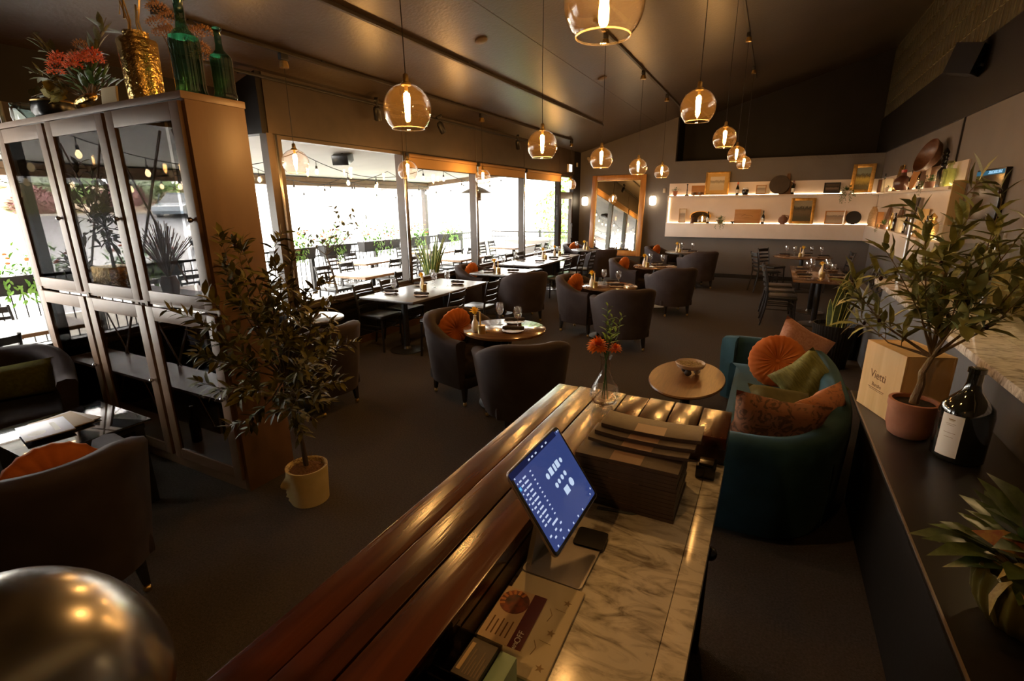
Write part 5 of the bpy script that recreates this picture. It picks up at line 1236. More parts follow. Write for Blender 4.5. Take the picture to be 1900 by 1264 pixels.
# young olive tree in terracotta
def branch_tree(t, trunk, tips, lm, n_leaf, leafL, seed, barkm, r0=.022, limit=280, spread=.05, olives=10, avoid=None, olm=None, twig=.0028):
    r = random.Random(seed)
    g = G(); n = len(trunk); g.tube(trunk, [r0 * (1 - .45 * i / (n - 1)) for i in range(n)], 9); g.build('trunk', barkm, t)
    top = V(trunk[-1]); gb = G(); spots = []
    for tip in tips:
        tip = V(tip); mid = top.lerp(tip, .5) + V((r.uniform(-.04, .04), r.uniform(-.04, .04), -.03))
        gb.tube([top, mid, tip], [r0 * .4, twig * 1.6, twig * .6], 6)
        for k in range(4):
            f = .35 + .2 * k; q = (top.lerp(mid, f * 2) if f < .5 else mid.lerp(tip, f * 2 - 1)) if f < 1 else tip
            d = (tip - top).normalized() + V((r.uniform(-1, 1), r.uniform(-1, 1), r.uniform(-.5, .7))); d.normalize()
            e = q + d * spread * r.uniform(2, 3.6); gb.tube([q, e], [twig, twig * .5], 5)
            spots.append((q, e))
        spots.append((mid, tip))
    gb.build('branch', barkm, t)
    k = 0; extra = G(); ne = 0
    per = max(1, n_leaf // len(spots) + 1)
    for (a, b) in spots:
        for j in range(per):
            f = .15 + .85 * (j + .5) / per; p = a.lerp(b, f); d = (b - a).normalized(); s = d.orthogonal().normalized(); s.rotate(Quaternion(d, j * 2.4 + r.random()))
            dd = d * .75 + s * .9 + V((0, 0, r.uniform(-.2, .25)))
            if avoid and (avoid(p) or avoid(p + dd.normalized() * leafL)): continue
            L_ = leafL * r.uniform(.7, 1.2)
            if k < limit: inst(lm[k % len(lm)], 'leaf', t, frameM(p, dd, (r.uniform(-.5, .5), r.uniform(-.5, .5), 1), L_))
            else: extra.leaf(p, dd, V((r.uniform(-.5, .5), r.uniform(-.5, .5), 1)), L_, .42, .15); ne += 1
            k += 1
    if ne: extra.build('foliage', lm[0].materials[0], t, kind='stuff')
    else: extra.b.free()
    for j in range(olives):
        a, b = spots[(j * 7) % len(spots)]; p = a.lerp(b, .8)
        if avoid and avoid(p): continue
        g = G(); g.ball(p + V((0, 0, -.012)), .0085, 8, 6, sq=(1, 1, 1.35)); g.build('olive', olm or mat('olive_fruit', (.035, .012, .012), rough=.25), t)
ol_fruit = mat('olive_fruit', (.035, .012, .014), rough=.22)
t = thing('olive_tree', 'small olive tree in a terracotta pot on the black ledge', 'potted tree', (.725, 2.90, .751))
G().lathe([(.0, .0), (.070, .0), (.085, .012), (.098, .06), (.100, .14), (.104, .15), (.104, .185), (.090, .186), (.088, .165), (.0, .165)], n=30).build('pot', terra, t)
G().lathe([(.0, .17), (.087, .168), (.087, .160), (.0, .158)], n=20).build('soil', soil, t)
lm = [leafmesh('olive_leaf_a', leafo, .25, .12), leafmesh('olive_leaf_b', leafo, .27, .3), leafmesh('olive_leaf_c', leafo, .22, .02)]
branch_tree(t, [(0, 0, .165), (.0, .0, .20), (.012, .004, .27), (.004, .0, .33), (.03, .008, .41)],
            [(-0.34, 0.04, 0.735), (-0.22, -0.1, 0.875), (-0.27, 0.12, 0.56), (-0.1, 0.05, 1.05), (0.03, 0.06, 1.19), (0.14, 0.0, 1.155), (0.26, 0.02, 1.05), (0.33, -0.03, 0.84), (0.2, 0.12, 0.875), (0.05, -0.12, 0.84), (-0.08, 0.14, 0.805), (0.12, -0.08, 0.7), (0.38, 0.05, 0.98), (0.0, 0.0, 0.945)], lm, 420, .118, 21, bark, olives=11, avoid=lambda p: p.z < .40 and p.x < .0, olm=ol_fruit, spread=.040, twig=.002)
# leafy arrangement in a ribbed green pot
t = thing('leaf_arrangement', 'magnolia leaf arrangement in a ribbed green bowl on the near ledge', 'plant', (.75, 1.60, .751))
R = []
for r_, z in ((.07, .0), (.10, .02), (.128, .07), (.135, .12), (.128, .165), (.120, .165), (.11, .1), (.02, .08)):
    R.append([((r_ + (.004 * math.cos(22 * a) if r_ > .09 else 0)) * math.cos(a), (r_ + (.004 * math.cos(22 * a) if r_ > .09 else 0)) * math.sin(a), z) for a in [2 * PI * k / 132 for k in range(132)]])
G().rings(R).build('pot', mat('green_glaze', (.16, .15, .035), (.075, .07, .02), rough=.35, scale=6, stretch=(1, 1, .2), contrast=(.45, .55)), t, smooth=60)
lmm = [leafmesh('magnolia_leaf_a', leafm, .50, .18), leafmesh('magnolia_leaf_b', leafm, .46, .35)]; lmr = [leafmesh('autumn_leaf', leafr, .55, .5), leafmesh('yellow_leaf', leafy, .5, .4)]
r = random.Random(11); gst = G()
for k in range(62):
    a = r.uniform(1.7, 4.9) if k < 44 else r.random() * 6.28; e = r.uniform(.45, 1.75); d = V((math.cos(a) * math.sin(e), math.sin(a) * math.sin(e), math.cos(e) * .8 + .12))
    p = V((0, 0, .17)) + d * r.uniform(.05, .14); gst.tube([(0, 0, .12), p], .002, 4); inst(lmm[k % 2], 'leaf', t, frameM(p, d + V((r.uniform(-.3, .3), r.uniform(-.3, .3), r.uniform(-.2, .3))), (0, 0, 1), r.uniform(.11, .16)))
for k in range(22):
    a = r.uniform(3.0, 5.6); e = r.uniform(.3, 1.6); d = V((math.cos(a) * math.sin(e), math.sin(a) * math.sin(e), math.cos(e)))
    p = V((-.01, -.06, .20)) + d * r.uniform(.05, .12); inst(lmr[k % 2], 'leaf', t, frameM(p, d + V((0, 0, -.7)), (r.uniform(-1, 1), r.uniform(-1, 1), .6), r.uniform(.085, .12)))
gst.build('stem', bark, t)
# ------------------------------------------------------------------ snake plant behind the sofa
def snake_plant(loc, label, potprof, potm, leaves, ribs=0, m=None, H_=1.0):
    t = thing('snake_plant', label, 'plant', loc)
    if ribs:
        R = []
        for r_, z in potprof: R.append([((r_ + .004 * math.cos(ribs * a)) * math.cos(a), (r_ + .004 * math.cos(ribs * a)) * math.sin(a), z) for a in [2 * PI * k / (ribs * 4) for k in range(ribs * 4)]])
        G().rings(R).build('pot', potm, t, smooth=60)
    else: G().lathe(potprof, n=28).build('pot', potm, t)
    zs = potprof[-1][1]
    for (x, y, dx, dy, h, w) in leaves:
        R, E = [], []
        for i in range(9):
            f = i / 8; ww = w * (.55 + .9 * f - 1.43 * f ** 2.6) if f < 1 else .001; ww = max(ww, .001)
            cx, cy, cz = x + dx * f * f, y + dy * f * f, zs + h * f - (.03 * f ** 4)
            tw = .5 * f + x * 9
            R.append([(cx - ww * math.cos(tw), cy - ww * math.sin(tw), cz), (cx + .006 * math.sin(tw), cy - .006 * math.cos(tw), cz), (cx + ww * math.cos(tw), cy + ww * math.sin(tw), cz), (cx + .010 * math.sin(tw), cy - .010 * math.cos(tw) + .006, cz)])
        l = G().rings(R).build('leaf', m or snakem, t, smooth=60)
        for sgn in (0, 2):
            G().tube([r_[sgn] for r_ in R], [.006 * (1 - .6 * k / 8) for k in range(9)], 5).build('leaf_margin', snakey, l)
    return t
snakem = mat('snake_leaf', (.035, .060, .018), (.08, .11, .035), rough=.4, scale=7, stretch=(1, 1, 5)); snakey = mat('snake_margin', (.42, .42, .10), rough=.5)
snake_plant((.78, 6.62, 0), 'tall snake plant in a ribbed black planter behind the teal sofa', [(.14, .0), (.17, .02), (.215, .50), (.22, .52), (.205, .52), (.20, .47), (.01, .47)], bmetal,
            [(-.06, 0, -.02, .0, .36, .035), (-.02, .05, .10, .0, .72, .045), (.03, -.02, .22, .02, .78, .042), (.07, .03, .12, .05, .66, .04), (-.01, -.06, .04, -.04, .52, .04), (.08, -.05, .20, -.02, .50, .035), (.02, .08, -.03, .05, .46, .035)], ribs=40)
t = thing('dark_planter', 'plain dark planter tucked behind the ribbed snake plant pot', 'planter', (1.0, 7.1, 0)); G().lathe([(.0, .0), (.11, .0), (.14, .40), (.145, .42), (.125, .42), (.12, .38), (.0, .38)], n=24).build('pot', blackp, t)
# ------------------------------------------------------------------ floor olive tree in the face pot
t = thing('floor_olive_tree', 'tall olive tree in a pale face-shaped pot by the cabinet end', 'potted tree', (-2.52, 1.93, 0), (0, 0, 0))
fc = -2.10   # the face looks to the left front
R = []
for i in range(17):
    z = .245 * i / 16; row = []
    for k in range(48):
        a = 2 * PI * k / 48; rr_ = .118 + .012 * (z / .245)
        da = (a - fc + PI) % (2 * PI) - PI
        def bump(ac, zc_, sa, sz, h): return h * math.exp(-((da - ac) / sa) ** 2 - ((z - zc_) / sz) ** 2)
        rr_ += bump(0, .15, .13, .035, .042) + bump(0, .125, .20, .015, .016) + bump(0, .085, .22, .010, .025) + bump(0, .063, .20, .010, .024) + bump(0, .03, .26, .018, .014) + bump(.38, .19, .25, .010, .010) + bump(-.38, .19, .25, .010, .010) - bump(.35, .165, .17, .018, .012) - bump(-.35, .165, .17, .018, .012)
        row.append((rr_ * math.cos(a), rr_ * math.sin(a), z))
    R.append(row)
R.append([(.112 * math.cos(2 * PI * k / 48), .112 * math.sin(2 * PI * k / 48), .240) for k in range(48)]); R.append([(.108 * math.cos(2 * PI * k / 48), .108 * math.sin(2 * PI * k / 48), .19) for k in range(48)])
G().rings(R).build('face_pot', potcream, t, smooth=70)
g = G(); r = random.Random(2)
g.lathe([(.0, .245), (.07, .24), (.112, .215), (.112, .195), (.0, .19)], n=24)
for k in range(160):
    a, q = r.random() * 6.28, .115 * r.random() ** .5; p = V((q * math.cos(a), q * math.sin(a), .225 + .03 * r.random())); d = V((r.uniform(-1, 1), r.uniform(-1, 1), r.uniform(-.3, .5))) * .035
    g.tube([p, p + d * .6 + V((0, 0, .008)), p + d], .0013, 3)
g.build('fibre_mulch', moss, t, kind='stuff')
lmd = [leafmesh('dark_olive_leaf_a', leafd, .34, .12), leafmesh('dark_olive_leaf_b', leafd, .37, .3), leafmesh('dark_olive_leaf_c', leafd, .30, .02)]
tips = []; r = random.Random(33)
for k in range(34):
    a = k * 2.4; f = k / 33; z = .62 + 1.10 * f; wd_ = (.16 + .34 * math.sin(PI * min(1, f * 1.05) ** .8)) * r.uniform(.7, 1.1)
    x, y = -.05 - .06 * f + wd_ * math.cos(a), -.10 + .8 * wd_ * math.sin(a)
    tips.append((x, y, z))
def avoid_cab(p): return p.x + -2.52 < -2.90 and p.y + 1.93 > 1.72
tips = [q for q in tips if not avoid_cab(V(q))]
branch_tree(t, [(0, 0, .2), (-.01, .0, .4), (-.035, -.02, .62), (-.05, -.03, .85)], tips, lmd, 1500, .078, 5, darkbark, r0=.018, limit=295, olives=26, avoid=avoid_cab, olm=ol_fruit, spread=.045, twig=.0018)
# ------------------------------------------------------------------ on top of the cabinet
CT = 2.4935
def fluted(g, prof, n=18, k=.05):
    R = []
    for r_, z in prof: R.append([(r_ * (1 + k * math.cos(n * a)) * math.cos(a), r_ * (1 + k * math.cos(n * a)) * math.sin(a), z) for a in [2 * PI * j / (n * 4) for j in range(n * 4)]])
    return g.rings(R)
for x, y, s, lb in ((-3.17, 1.99, 1.0, 'tall fluted green glass bottle on the cabinet corner'), (-2.99, 2.08, .70, 'shorter fluted green glass bottle on the cabinet corner')):
    t = thing('green_bottle', lb, 'bottle', (x, y, CT), 0, 'fluted green bottles on the cabinet')
    g = G(); fluted(g, [(.0, .004), (.080 * s, .0), (.088 * s, .02 * s), (.078 * s, .06 * s), (.082 * s, .30 * s), (.076 * s, .335 * s)], 20, .03)
    g.build('bottle_body', greeng, t, smooth=50)
    g = G(); g.lathe([(.076 * s, .335 * s), (.036 * s, .375 * s), (.027 * s, .42 * s), (.026 * s, .52 * s), (.038 * s, .53 * s), (.038 * s, .545 * s), (.0, .545 * s)], n=24); g.build('neck', greeng, t, smooth=60)
t = thing('gold_vase', 'tall hammered gold vase with thin brass handles on the cabinet', 'vase', (-3.53, 1.93, CT))
g = G(); fluted(g, [(.0, .0), (.088, .0), (.094, .02), (.104, .335), (.098, .352), (.064, .358), (.066, .395), (.058, .395), (.0, .37)], 9, .035); g.build('vase_body', goldh, t, smooth=50)
for a in (.4, 2.2, 3.6, 5.2):
    g = G(); d = V((math.cos(a), math.sin(a), 0)); g.tube([d * .05 + V((0, 0, .36)), d * .03 + V((0, 0, .45)), d * .06 + V((0, 0, .56)), d * .075 + V((0, 0, .60 - .03 * a))], .005, 6); g.build('handle', brass, t)
o = G().box((0, 0, .06), (.17, .012, .12), .002).build('cream_card', mat('cream_card', (.74, .62, .38), rough=.7), None, (-3.84, 1.865, CT), (-.12, 0, .03)); tag(o, 'small blank cream card standing before the gold vase on the cabinet', 'card')
t = thing('flower_arrangement', 'orange and green flower arrangement in a gold shell dish on the cabinet', 'flowers', (-4.33, 1.97, CT)); t.scale = (1.35, 1.0, 1.2)
g = G(); 
for k in range(6):
    pass
R = []
for i in range(25):
    a = 2.4 * PI * i / 24; rr_ = .11 - .0025 * i; R.append([(rr_ * math.cos(a) + .022 * math.cos(b) * math.cos(a), .62 * (rr_ * math.sin(a) + .022 * math.cos(b) * math.sin(a)), .024 + .0038 * i + .022 * math.sin(b)) for b in [2 * PI * k / 10 for k in range(10)]])
g.rings(R); g.build('gold_dish', goldh, t, smooth=70)
r = random.Random(17); lg = leafmesh('arr_leaf', leafg, .42, .15); ly = leafmesh('arr_gum', leafy, .85, .1); lsg = leafmesh('arr_sage', leafs, .3, .1); gst = G()
for k in range(95):
    a = r.random() * 6.28; e = r.uniform(.2, 1.35); d = V((math.cos(a) * math.sin(e), .6 * math.sin(a) * math.sin(e), math.cos(e) * .75)); p = V((.05, 0, .10)) + d * r.uniform(.08, .21)
    inst(lg, 'leaf', t, frameM(p, d + V((r.uniform(-.5, .5), r.uniform(-.5, .5), r.uniform(-.1, .5))), (0, 0, 1), r.uniform(.055, .085)))
    if k % 3 == 0: gst.tube([(0.03, 0, .06), p], .002, 4)
for k in range(34):
    a = r.uniform(2.4, 4.4); d = V((math.cos(a), .6 * math.sin(a), r.uniform(-.15, .45))); p = V((-.10, -.03, .13)) + d * r.uniform(.03, .16)
    inst(ly, 'leaf', t, frameM(p, (r.uniform(-1, .3), -.6, r.uniform(-.5, .7)), (r.uniform(-.4, .4), -1, .4), r.uniform(.06, .085)))
for k in range(70):
    f = r.random(); br = k % 5; ends = ((-.52, .0, .30), (-.42, .05, .42), (-.30, -.05, .46), (-.56, -.02, .16), (.18, .1, .50)); p = V((0, 0, .12)).lerp(V(ends[br]), .35 + .65 * f)
    inst(lsg, 'leaf', t, frameM(p, (ends[br][0] * 1.5 + r.uniform(-.5, .5), r.uniform(-.6, .6), r.uniform(-.1, .9)), (0, 0, 1), r.uniform(.10, .14)))
for e_ in ((-.52, .0, .30), (-.42, .05, .42), (-.30, -.05, .46), (-.56, -.02, .16), (.18, .1, .50)): gst.tube([(0, 0, .1), V(e_) * .5 + V((0, 0, .10)), e_], [.004, .003, .0015], 5)
gst.build('stem', bark, t)
def umbel(c, R_, n, m, nm, sz=.013):
    g = G()
    for k in range(n):
        a = k * 2.4; e = .15 + 1.2 * (k / n) ** .6; d = V((math.cos(a) * math.sin(e), math.sin(a) * math.sin(e), math.cos(e) * .7)); p = V(c) + d * R_
        g.leaf(p, d, V((0, 0, 1)) if abs(d.z) < .9 else V((1, 0, 0)), sz * 1.6, .5, .2); g.ball(p, sz * .45, 5, 3)
    g.build(nm, m, t, kind='stuff')
for c in ((-.13, -.06, .27), (-.06, -.08, .29), (-.19, -.04, .24), (.05, -.05, .27), (.14, -.06, .26), (.19, -.03, .28), (.10, -.1, .22), (.23, -.05, .24)): umbel(c, .045, 34, redf, 'orange_bloom')
for c in ((.02, .02, .36), (.06, .03, .33), (-.02, .0, .31)): umbel(c, .045, 40, tanf, 'dried_bloom', .010)
t = thing('dried_flowers', 'spray of dried tan blossoms behind the green bottles on the cabinet', 'flowers', (-3.38, 2.10, CT)); g = G(); G().lathe([(.0, .0), (.05, .0), (.055, .10), (.05, .12), (.04, .12), (.0, .1)], n=18).build('pot', clay, t)
for c in ((-.16, 0, .42), (-.10, .02, .50), (-.05, -.02, .40), (-.18, .0, .56), (.16, .0, .30), (.20, .02, .38), (.12, .0, .38), (.22, -.02, .24), (-.20, 0, .48)):
    g.tube([(0, 0, .1), V(c) * .6 + V((0, 0, .05)), c], [.003, .002, .0015], 4); umbel(c, .065, 60, tanf, 'dried_bloom', .011)
g.build('stem', bark, t)
t = thing('dark_pot', 'dark round pot with a brass rim left of the shell dish on the cabinet', 'pot', (-4.86, 1.99, CT)); G().lathe([(.0, .0), (.10, .0), (.14, .06), (.135, .13), (.125, .14), (.11, .135), (.0, .1)], n=28).build('pot_body', blackp, t); G().lathe([(.128, .134), (.134, .14), (.128, .146), (.122, .14)], n=28, cap=False).build('rim', brass, t)
t = thing('grey_glass_vase', 'grey glass vase at the left end of the cabinet top', 'vase', (-5.14, 1.93, CT)); fluted(G(), [(.0, .0), (.09, .0), (.10, .05), (.095, .14), (.09, .14), (.0, .02)], 7, .05).build('vase_body', glass('grey_glass', (.72, .78, .76), k=2), t, smooth=60)
# ------------------------------------------------------------------ inside the cabinet
MZ = 1.2705
t = thing('gold_planter', 'dark olive plant in a square gold planter on the middle cabinet shelf', 'plant', (-4.50, 1.98, MZ))
G().box((0, 0, .085), (.27, .20, .17), .012).build('planter_box', goldh, t)
r = random.Random(44); tp = []
for k in range(16):
    f = k / 15; a = k * 2.4; tp.append((-.02 + (.10 + .26 * f) * math.cos(a) * .9, .08 * math.sin(a), .38 + .5 * f))
branch_tree(t, [(0, 0, .16), (.0, 0, .32), (.005, 0, .46)], [q for q in tp], [leafmesh('shade_leaf', leafd, .40, .15)], 230, .085, 9, darkbark, r0=.012, olives=0, spread=.035, avoid=lambda p: abs(p.y) > .14)
t = thing('dry_grass_vase', 'bunch of dry beige grass behind the right cabinet door', 'plant', (-3.80, 1.99, MZ)); G().lathe([(.0, .0), (.05, .0), (.06, .08), (.045, .13), (.04, .13), (.0, .1)], n=20).build('vase_body', clay, t)
g = G(); r = random.Random(6)
for k in range(170):
    a = r.random() * 6.28; e = r.uniform(.05, .75); h_ = r.uniform(.2, .44); d = V((math.cos(a) * math.sin(e), .45 * math.sin(a) * math.sin(e), math.cos(e))); p = V((0, 0, .11))
    g.tube([p, p + d * h_ * .6, p + d * h_ + V((d.x * .06, 0, -.03))], [.0022, .0020, .0035], 3)
g.build('grass_blades', wheat, t, kind='stuff')
leafy_plant('potted_fern', 'bushy dark plant with tiny orange blooms behind the left cabinet door', 'plant', (-5.10, 1.98, MZ), [(.0, .0), (.07, .0), (.09, .12), (.08, .12), (.0, .1)], blackp, leafd, 190, .20, .06, .3, 27, sq=(1, .42, .8))
t = thing('yellow_cup', 'pale yellow tumbler on the lower cabinet shelf', 'cup', (-3.22, 1.99, .6225)); G().lathe([(.0, .0), (.035, .0), (.05, .11), (.046, .11), (.03, .01), (.0, .01)], n=20).build('cup_body', mat('yellow_ceramic', (.50, .36, .08), rough=.4), t)
bottle(-3.84, 1.99, .091, .30, .038, 'dark wine bottle standing low in the middle of the cabinet', lab=False)
# ------------------------------------------------------------------ magazines and tables by the windows
gz = .5825
for k, (dx, dy, a, w_, l_, h_, m_, lb) in enumerate(((.06, -.02, .22, .21, .29, .006, mat('black_folder', (.03, .027, .025), rough=.5), 'black folder at the bottom of the pile on the black glass table'), (.02, .06, .52, .21, .30, .006, manila, 'manila brochure fanned out on the black glass table'), (.05, .02, .36, .22, .30, .007, mat('kraft_cover', (.42, .26, .10), rough=.6), 'kraft brown brochure in the pile on the black glass table'), (.09, -.07, .2, .22, .29, .007, paperl, 'lilac grey magazine on top of the pile on the black glass table'))):
    t = thing('magazine', lb, 'magazine', (-3.80 + dx, 1.17 + dy, gz + k * .0075), (0, 0, a + 1.2), 'magazines on the black glass table'); G().box((0, 0, h_ / 2), (w_, l_, h_), .001).build('cover', m_, t)
    if k == 3:
        G().lathe([(.0, 0), (.04, 0), (.04, .0004), (.0, .0004)], (-.045, -.05, h_), 24).build('round_print', inkw, t); G().bx(.03, .055, -.09, .08, h_, h_ + .0004).build('title_print', inkw, t)
t = thing('menu_book', 'open brown book on the small table seen through the cabinet glass', 'book', (-4.20, 3.46, .752), (0, 0, .5)); G().box((0, 0, .008), (.2, .28, .016), .002).build('cover', menum, t); G().box((.0, 0, .0175), (.19, .26, .003)).build('page', paperl, t)
place('wine', None, (-4.02, 3.58, .7525), 0, 'wine glass on the small table behind the floor olive tree', 'wine glasses on the tables')
# ------------------------------------------------------------------ patio
g = G(); g.bx(-9.2, XW - .12, YB, 15.4, -.2, -.01); struct(g.build('patio_floor', mat('patio_concrete', (.44, .42, .40), (.52, .50, .48), rough=.8, scale=3)))
pw = mat('patio_soffit_paint', (.55, .56, .57), (.61, .62, .63), rough=.7, scale=2, bump=.1, bscale=30)
def zr(x): return 2.80 + .085 * (x + 5.08)
g = G()
for xa, ya_, yb_ in ((XA - .13, YB, 3.95), (XW - .13, 3.95, 12.0)): g.add([(x, y, zr(x) + d) for d in (0, .1) for x, y in ((-9.1, ya_), (xa, ya_), (xa, yb_), (-9.1, yb_))], [(0, 1, 2, 3), (4, 7, 6, 5), (0, 4, 5, 1), (1, 5, 6, 2), (2, 6, 7, 3), (3, 7, 4, 0)])
pr = struct(g.build('patio_roof', pw, smooth=0))
bm_ = mat('patio_beam_paint', (.17, .105, .06), (.21, .13, .075), rough=.6)
for k, z in enumerate((.0, .085)):
    g = G(); g.bx(-9.08 + .05 * k, -8.86 + .02 * k, YB, 12.0, 2.29 + z, 2.37 + z); g.build('beam', bm_, pr, smooth=0)
g = G(); g.bx(-9.05, XW - .2, 11.93, 12.05, 2.36, 2.50); g.build('end_beam', bm_, pr, smooth=0)
for v in pr.children[-1].data.vertices: v.co.z += .085 * (v.co.x + 9.05)
for y in (-.6, 4.2, 11.9):
    o = G().bx(-9.03, -8.91, y - .06, y + .06, -.01, 2.29).build('patio_post', bronze); struct(o)
def rail(p0, p1, label):
    p0, p1 = V(p0), V(p1); L_ = (p1 - p0).length; a = math.atan2((p1 - p0).y, (p1 - p0).x)
    t = thing('patio_railing', label, 'railing', p0, a, 'patio railings')
    for z, hh in ((1.0, .04), (.82, .025), (.08, .025)):
        g = G(); g.bx(0, L_, -.02, .02, z - hh, z); g.build('rail', bmetal, t)
    n = int(L_ / .125); g = G()
    for k in range(n): g.bx(k * .125 + .05, k * .125 + .064, -.007, .007, .08, .98)
    g.build('balusters', bmetal, t, kind='stuff')
    k = 0.0
    while k <= L_: g = G(); g.bx(k - .03, k + .03, -.03, .03, -.01, 1.06); g.build('post', bmetal, t); k += 2.0
rail((-8.85, -2.4, 0), (-8.85, 15.1, 0), 'long black patio railing along the street side')
rail((-8.8, 15.2, 0), (-5.2, 15.2, 0), 'black patio railing across the far end of the patio')
def planter(y, l, label, seed, x=-8.60, z=.80):
    t = thing('railing_planter', label, 'planter', (x, y, z), 0, 'planters on the railing')
    g = G(); g.rings([[(-.09, -l / 2 + .02, 0), (.09, -l / 2 + .02, 0), (.09, l / 2 - .02, 0), (-.09, l / 2 - .02, 0)], [(-.12, -l / 2, .24), (.12, -l / 2, .24), (.12, l / 2, .24), (-.12, l / 2, .24)]]); g.build('planter_box', bmetal, t, smooth=0)
    r = random.Random(seed); g = G(); f = G()
    for k in range(260):
        p = V((r.uniform(-.16, .16), r.uniform(-l / 2 + .05, l / 2 - .05), .22 + .40 * r.random() ** 1.2 * (.6 + .4 * math.sin(5 * k / 260 + seed))))
        g.leaf(p, (r.uniform(-1, 1), r.uniform(-1, 1), r.uniform(-.2, 1)), (0, 0, 1), r.uniform(.07, .13), .4, .25)
    for k in range(60):
        p = V((.13, r.uniform(-l / 2, l / 2) * .5, .22 - .32 * r.random())); g.leaf(p, (r.uniform(-.3, .6), r.uniform(-1, 1), -.8), (1, 0, .3), .08, .4, .25)
    for k in range(14): f.ball((r.uniform(-.12, .16), r.uniform(-l / 2, l / 2), .3 + .3 * r.random()), .028, 6, 4, sq=(1, 1, .6))
    g.build('foliage', leafb, t, kind='stuff'); f.build('flowers', redf, t, kind='stuff')
planter(2.75, 1.0, 'railing planter with red flowers seen left of the cabinet', 1)
planter(4.2, 1.0, 'railing planter seen through the left cabinet doors', 2)
planter(5.6, 1.1, 'railing planter seen through the right cabinet doors', 3)
planter(6.95, .95, 'railing planter just right of the first window mullion', 4)
planter(8.05, .75, 'railing planter behind the thin patio tree', 5)
planter(9.5, 1.3, 'largest railing planter in the middle of the first window', 6)
planter(10.95, 1.0, 'railing planter behind the second window mullion', 7)
planter(12.6, 1.0, 'railing planter at the right of the second window', 8)
ptop = mat('patio_table_wood', (.42, .27, .17), (.52, .36, .24), rough=.4, scale=3, stretch=(8, 1, 1))
def ptable(x, y, w, l, label):
    t = thing('patio_table', label, 'table', (x, y, -.009), 0, 'patio tables')
    g = G(); g.box((0, 0, .735), (w, l, .04), .006); g.build('tabletop', ptop, t)
    g = G(); g.tube([(0, 0, .02), (0, 0, .72)], .045, 12); g.build('pedestal', bmetal, t)
    g = G(); g.lathe([(.0, .0), (.26, .0), (.26, .015), (.05, .03), (.0, .03)], n=24); g.build('base', bmetal, t)
pts_ = [(-6.15, 6.55, .8, 1.2, 'patio table nearest the second window bay'), (-7.5, 8.0, .8, 1.2, 'patio table by the railing in the first window'), (-7.5, 10.3, .8, 1.2, 'patio table by the railing behind the second mullion'), (-6.1, 9.3, .8, 1.2, 'patio table beside the outdoor snake plant'), (-6.4, 12.5, .8, 1.4, 'long patio table before the stone planter'), (-6.5, 1.75, .9, 1.3, 'patio table left of the cabinet'), (-7.2, 4.3, .8, 1.2, 'patio table seen between cabinet and olive tree')]
for p in pts_: ptable(*p)
k = 0
for (x, y, w, l, lb) in pts_:
    for dx, dy, rz in ((.62, -.25, PI / 2), (-.62, .25, -PI / 2), (.62, .3, PI / 2 + .1), (-.62, -.3, -PI / 2)):
        if (x, dx, dy) in ((-6.5, .62, .3), (-6.15, .62, .3), (-6.1, .62, .3)): continue
        dup(_used['dchair'], (x + dx, y + dy, -.009), rz, 'outdoor black chair, %s %s, %s' % ('window side' if dx > 0 else 'street side', 'near end' if dy < 0 else 'far end', lb), 'black patio chairs')
t = thing('patio_heater', 'dark mushroom patio heater under the roof edge', 'patio heater', (-6.78, 11.2, -.009))
g = G(); g.lathe([(.0, .0), (.24, .0), (.24, .05), (.10, .09), (.085, .60), (.04, .66), (.028, .70), (.028, 2.0), (.0, 2.0)], n=24); g.build('stand', bronze, t)
g = G(); g.lathe([(.11, 1.98), (.11, 2.16), (.0, 2.16)], n=20); g.build('burner', mat('heater_mesh', (.06, .035, .02), rough=.5, metal=.5), t)
g = G(); g.lathe([(.43, 2.16), (.40, 2.18), (.20, 2.27), (.06, 2.32), (.0, 2.33)], n=32); g.build('reflector', mat('heater_hood', (.08, .05, .03), rough=.35, metal=.6), t)
o = G().bx(-8.2, -7.75, 13.2, 13.65, -.01, 2.9).build('concrete_pillar', mat('concrete', (.34, .33, .31), (.42, .41, .38), rough=.85, scale=5)); struct(o)
t = thing('stone_planter', 'white boarded planter wall at the far end of the patio', 'planter', (-6.4, 13.6, -.009)); pwm = mat('white_board', (.62, .62, .60), rough=.7)
for k in range(6): G().bx(-.7, .7, -.3, .3, .14 * k + .004, .14 * k + .136, .004).build('board', pwm, t)
G().bx(-.76, .76, -.36, .36, .842, .90, .006).build('cap', pwm, t)
snake_plant((-5.62, 7.55, -.009), 'spiky green snake plant outside, against the second window mullion', [(.0, .0), (.13, .0), (.17, .30), (.18, .32), (.16, .32), (.15, .28), (.0, .28)], bmetal,
            [(.08 * math.cos(k * 2.4), .08 * math.sin(k * 2.4), .30 * math.cos(k * 2.4) * (.3 + .7 * ((k * 5) % 7) / 6), .30 * math.sin(k * 2.4) * (.3 + .7 * ((k * 3) % 7) / 6), .80 + .30 * ((k * 4) % 5) / 4, .026) for k in range(22)], m=leafg)
t = thing('thin_patio_tree', 'thin leaning patio tree with few large dark leaves', 'potted tree', (-5.50, 5.15, -.009))
G().lathe([(.0, .0), (.14, .0), (.17, .30), (.15, .30), (.14, .26), (.0, .26)], n=22).build('pot', bmetal, t)
branch_tree(t, [(0, 0, .26), (-.05, .02, .6), (-.10, .0, .95), (-.16, -.03, 1.2)], [(-.36, -.22, 1.50), (.05, .26, 1.72), (.10, .42, 1.62), (-.25, .05, 1.36), (-.02, .12, 1.82)], [leafmesh('tree_leaf_a', leafd, .62, .2), leafmesh('tree_leaf_b', leafd, .55, .35)], 62, .085, 3, darkbark, r0=.018, olives=0, spread=.05)
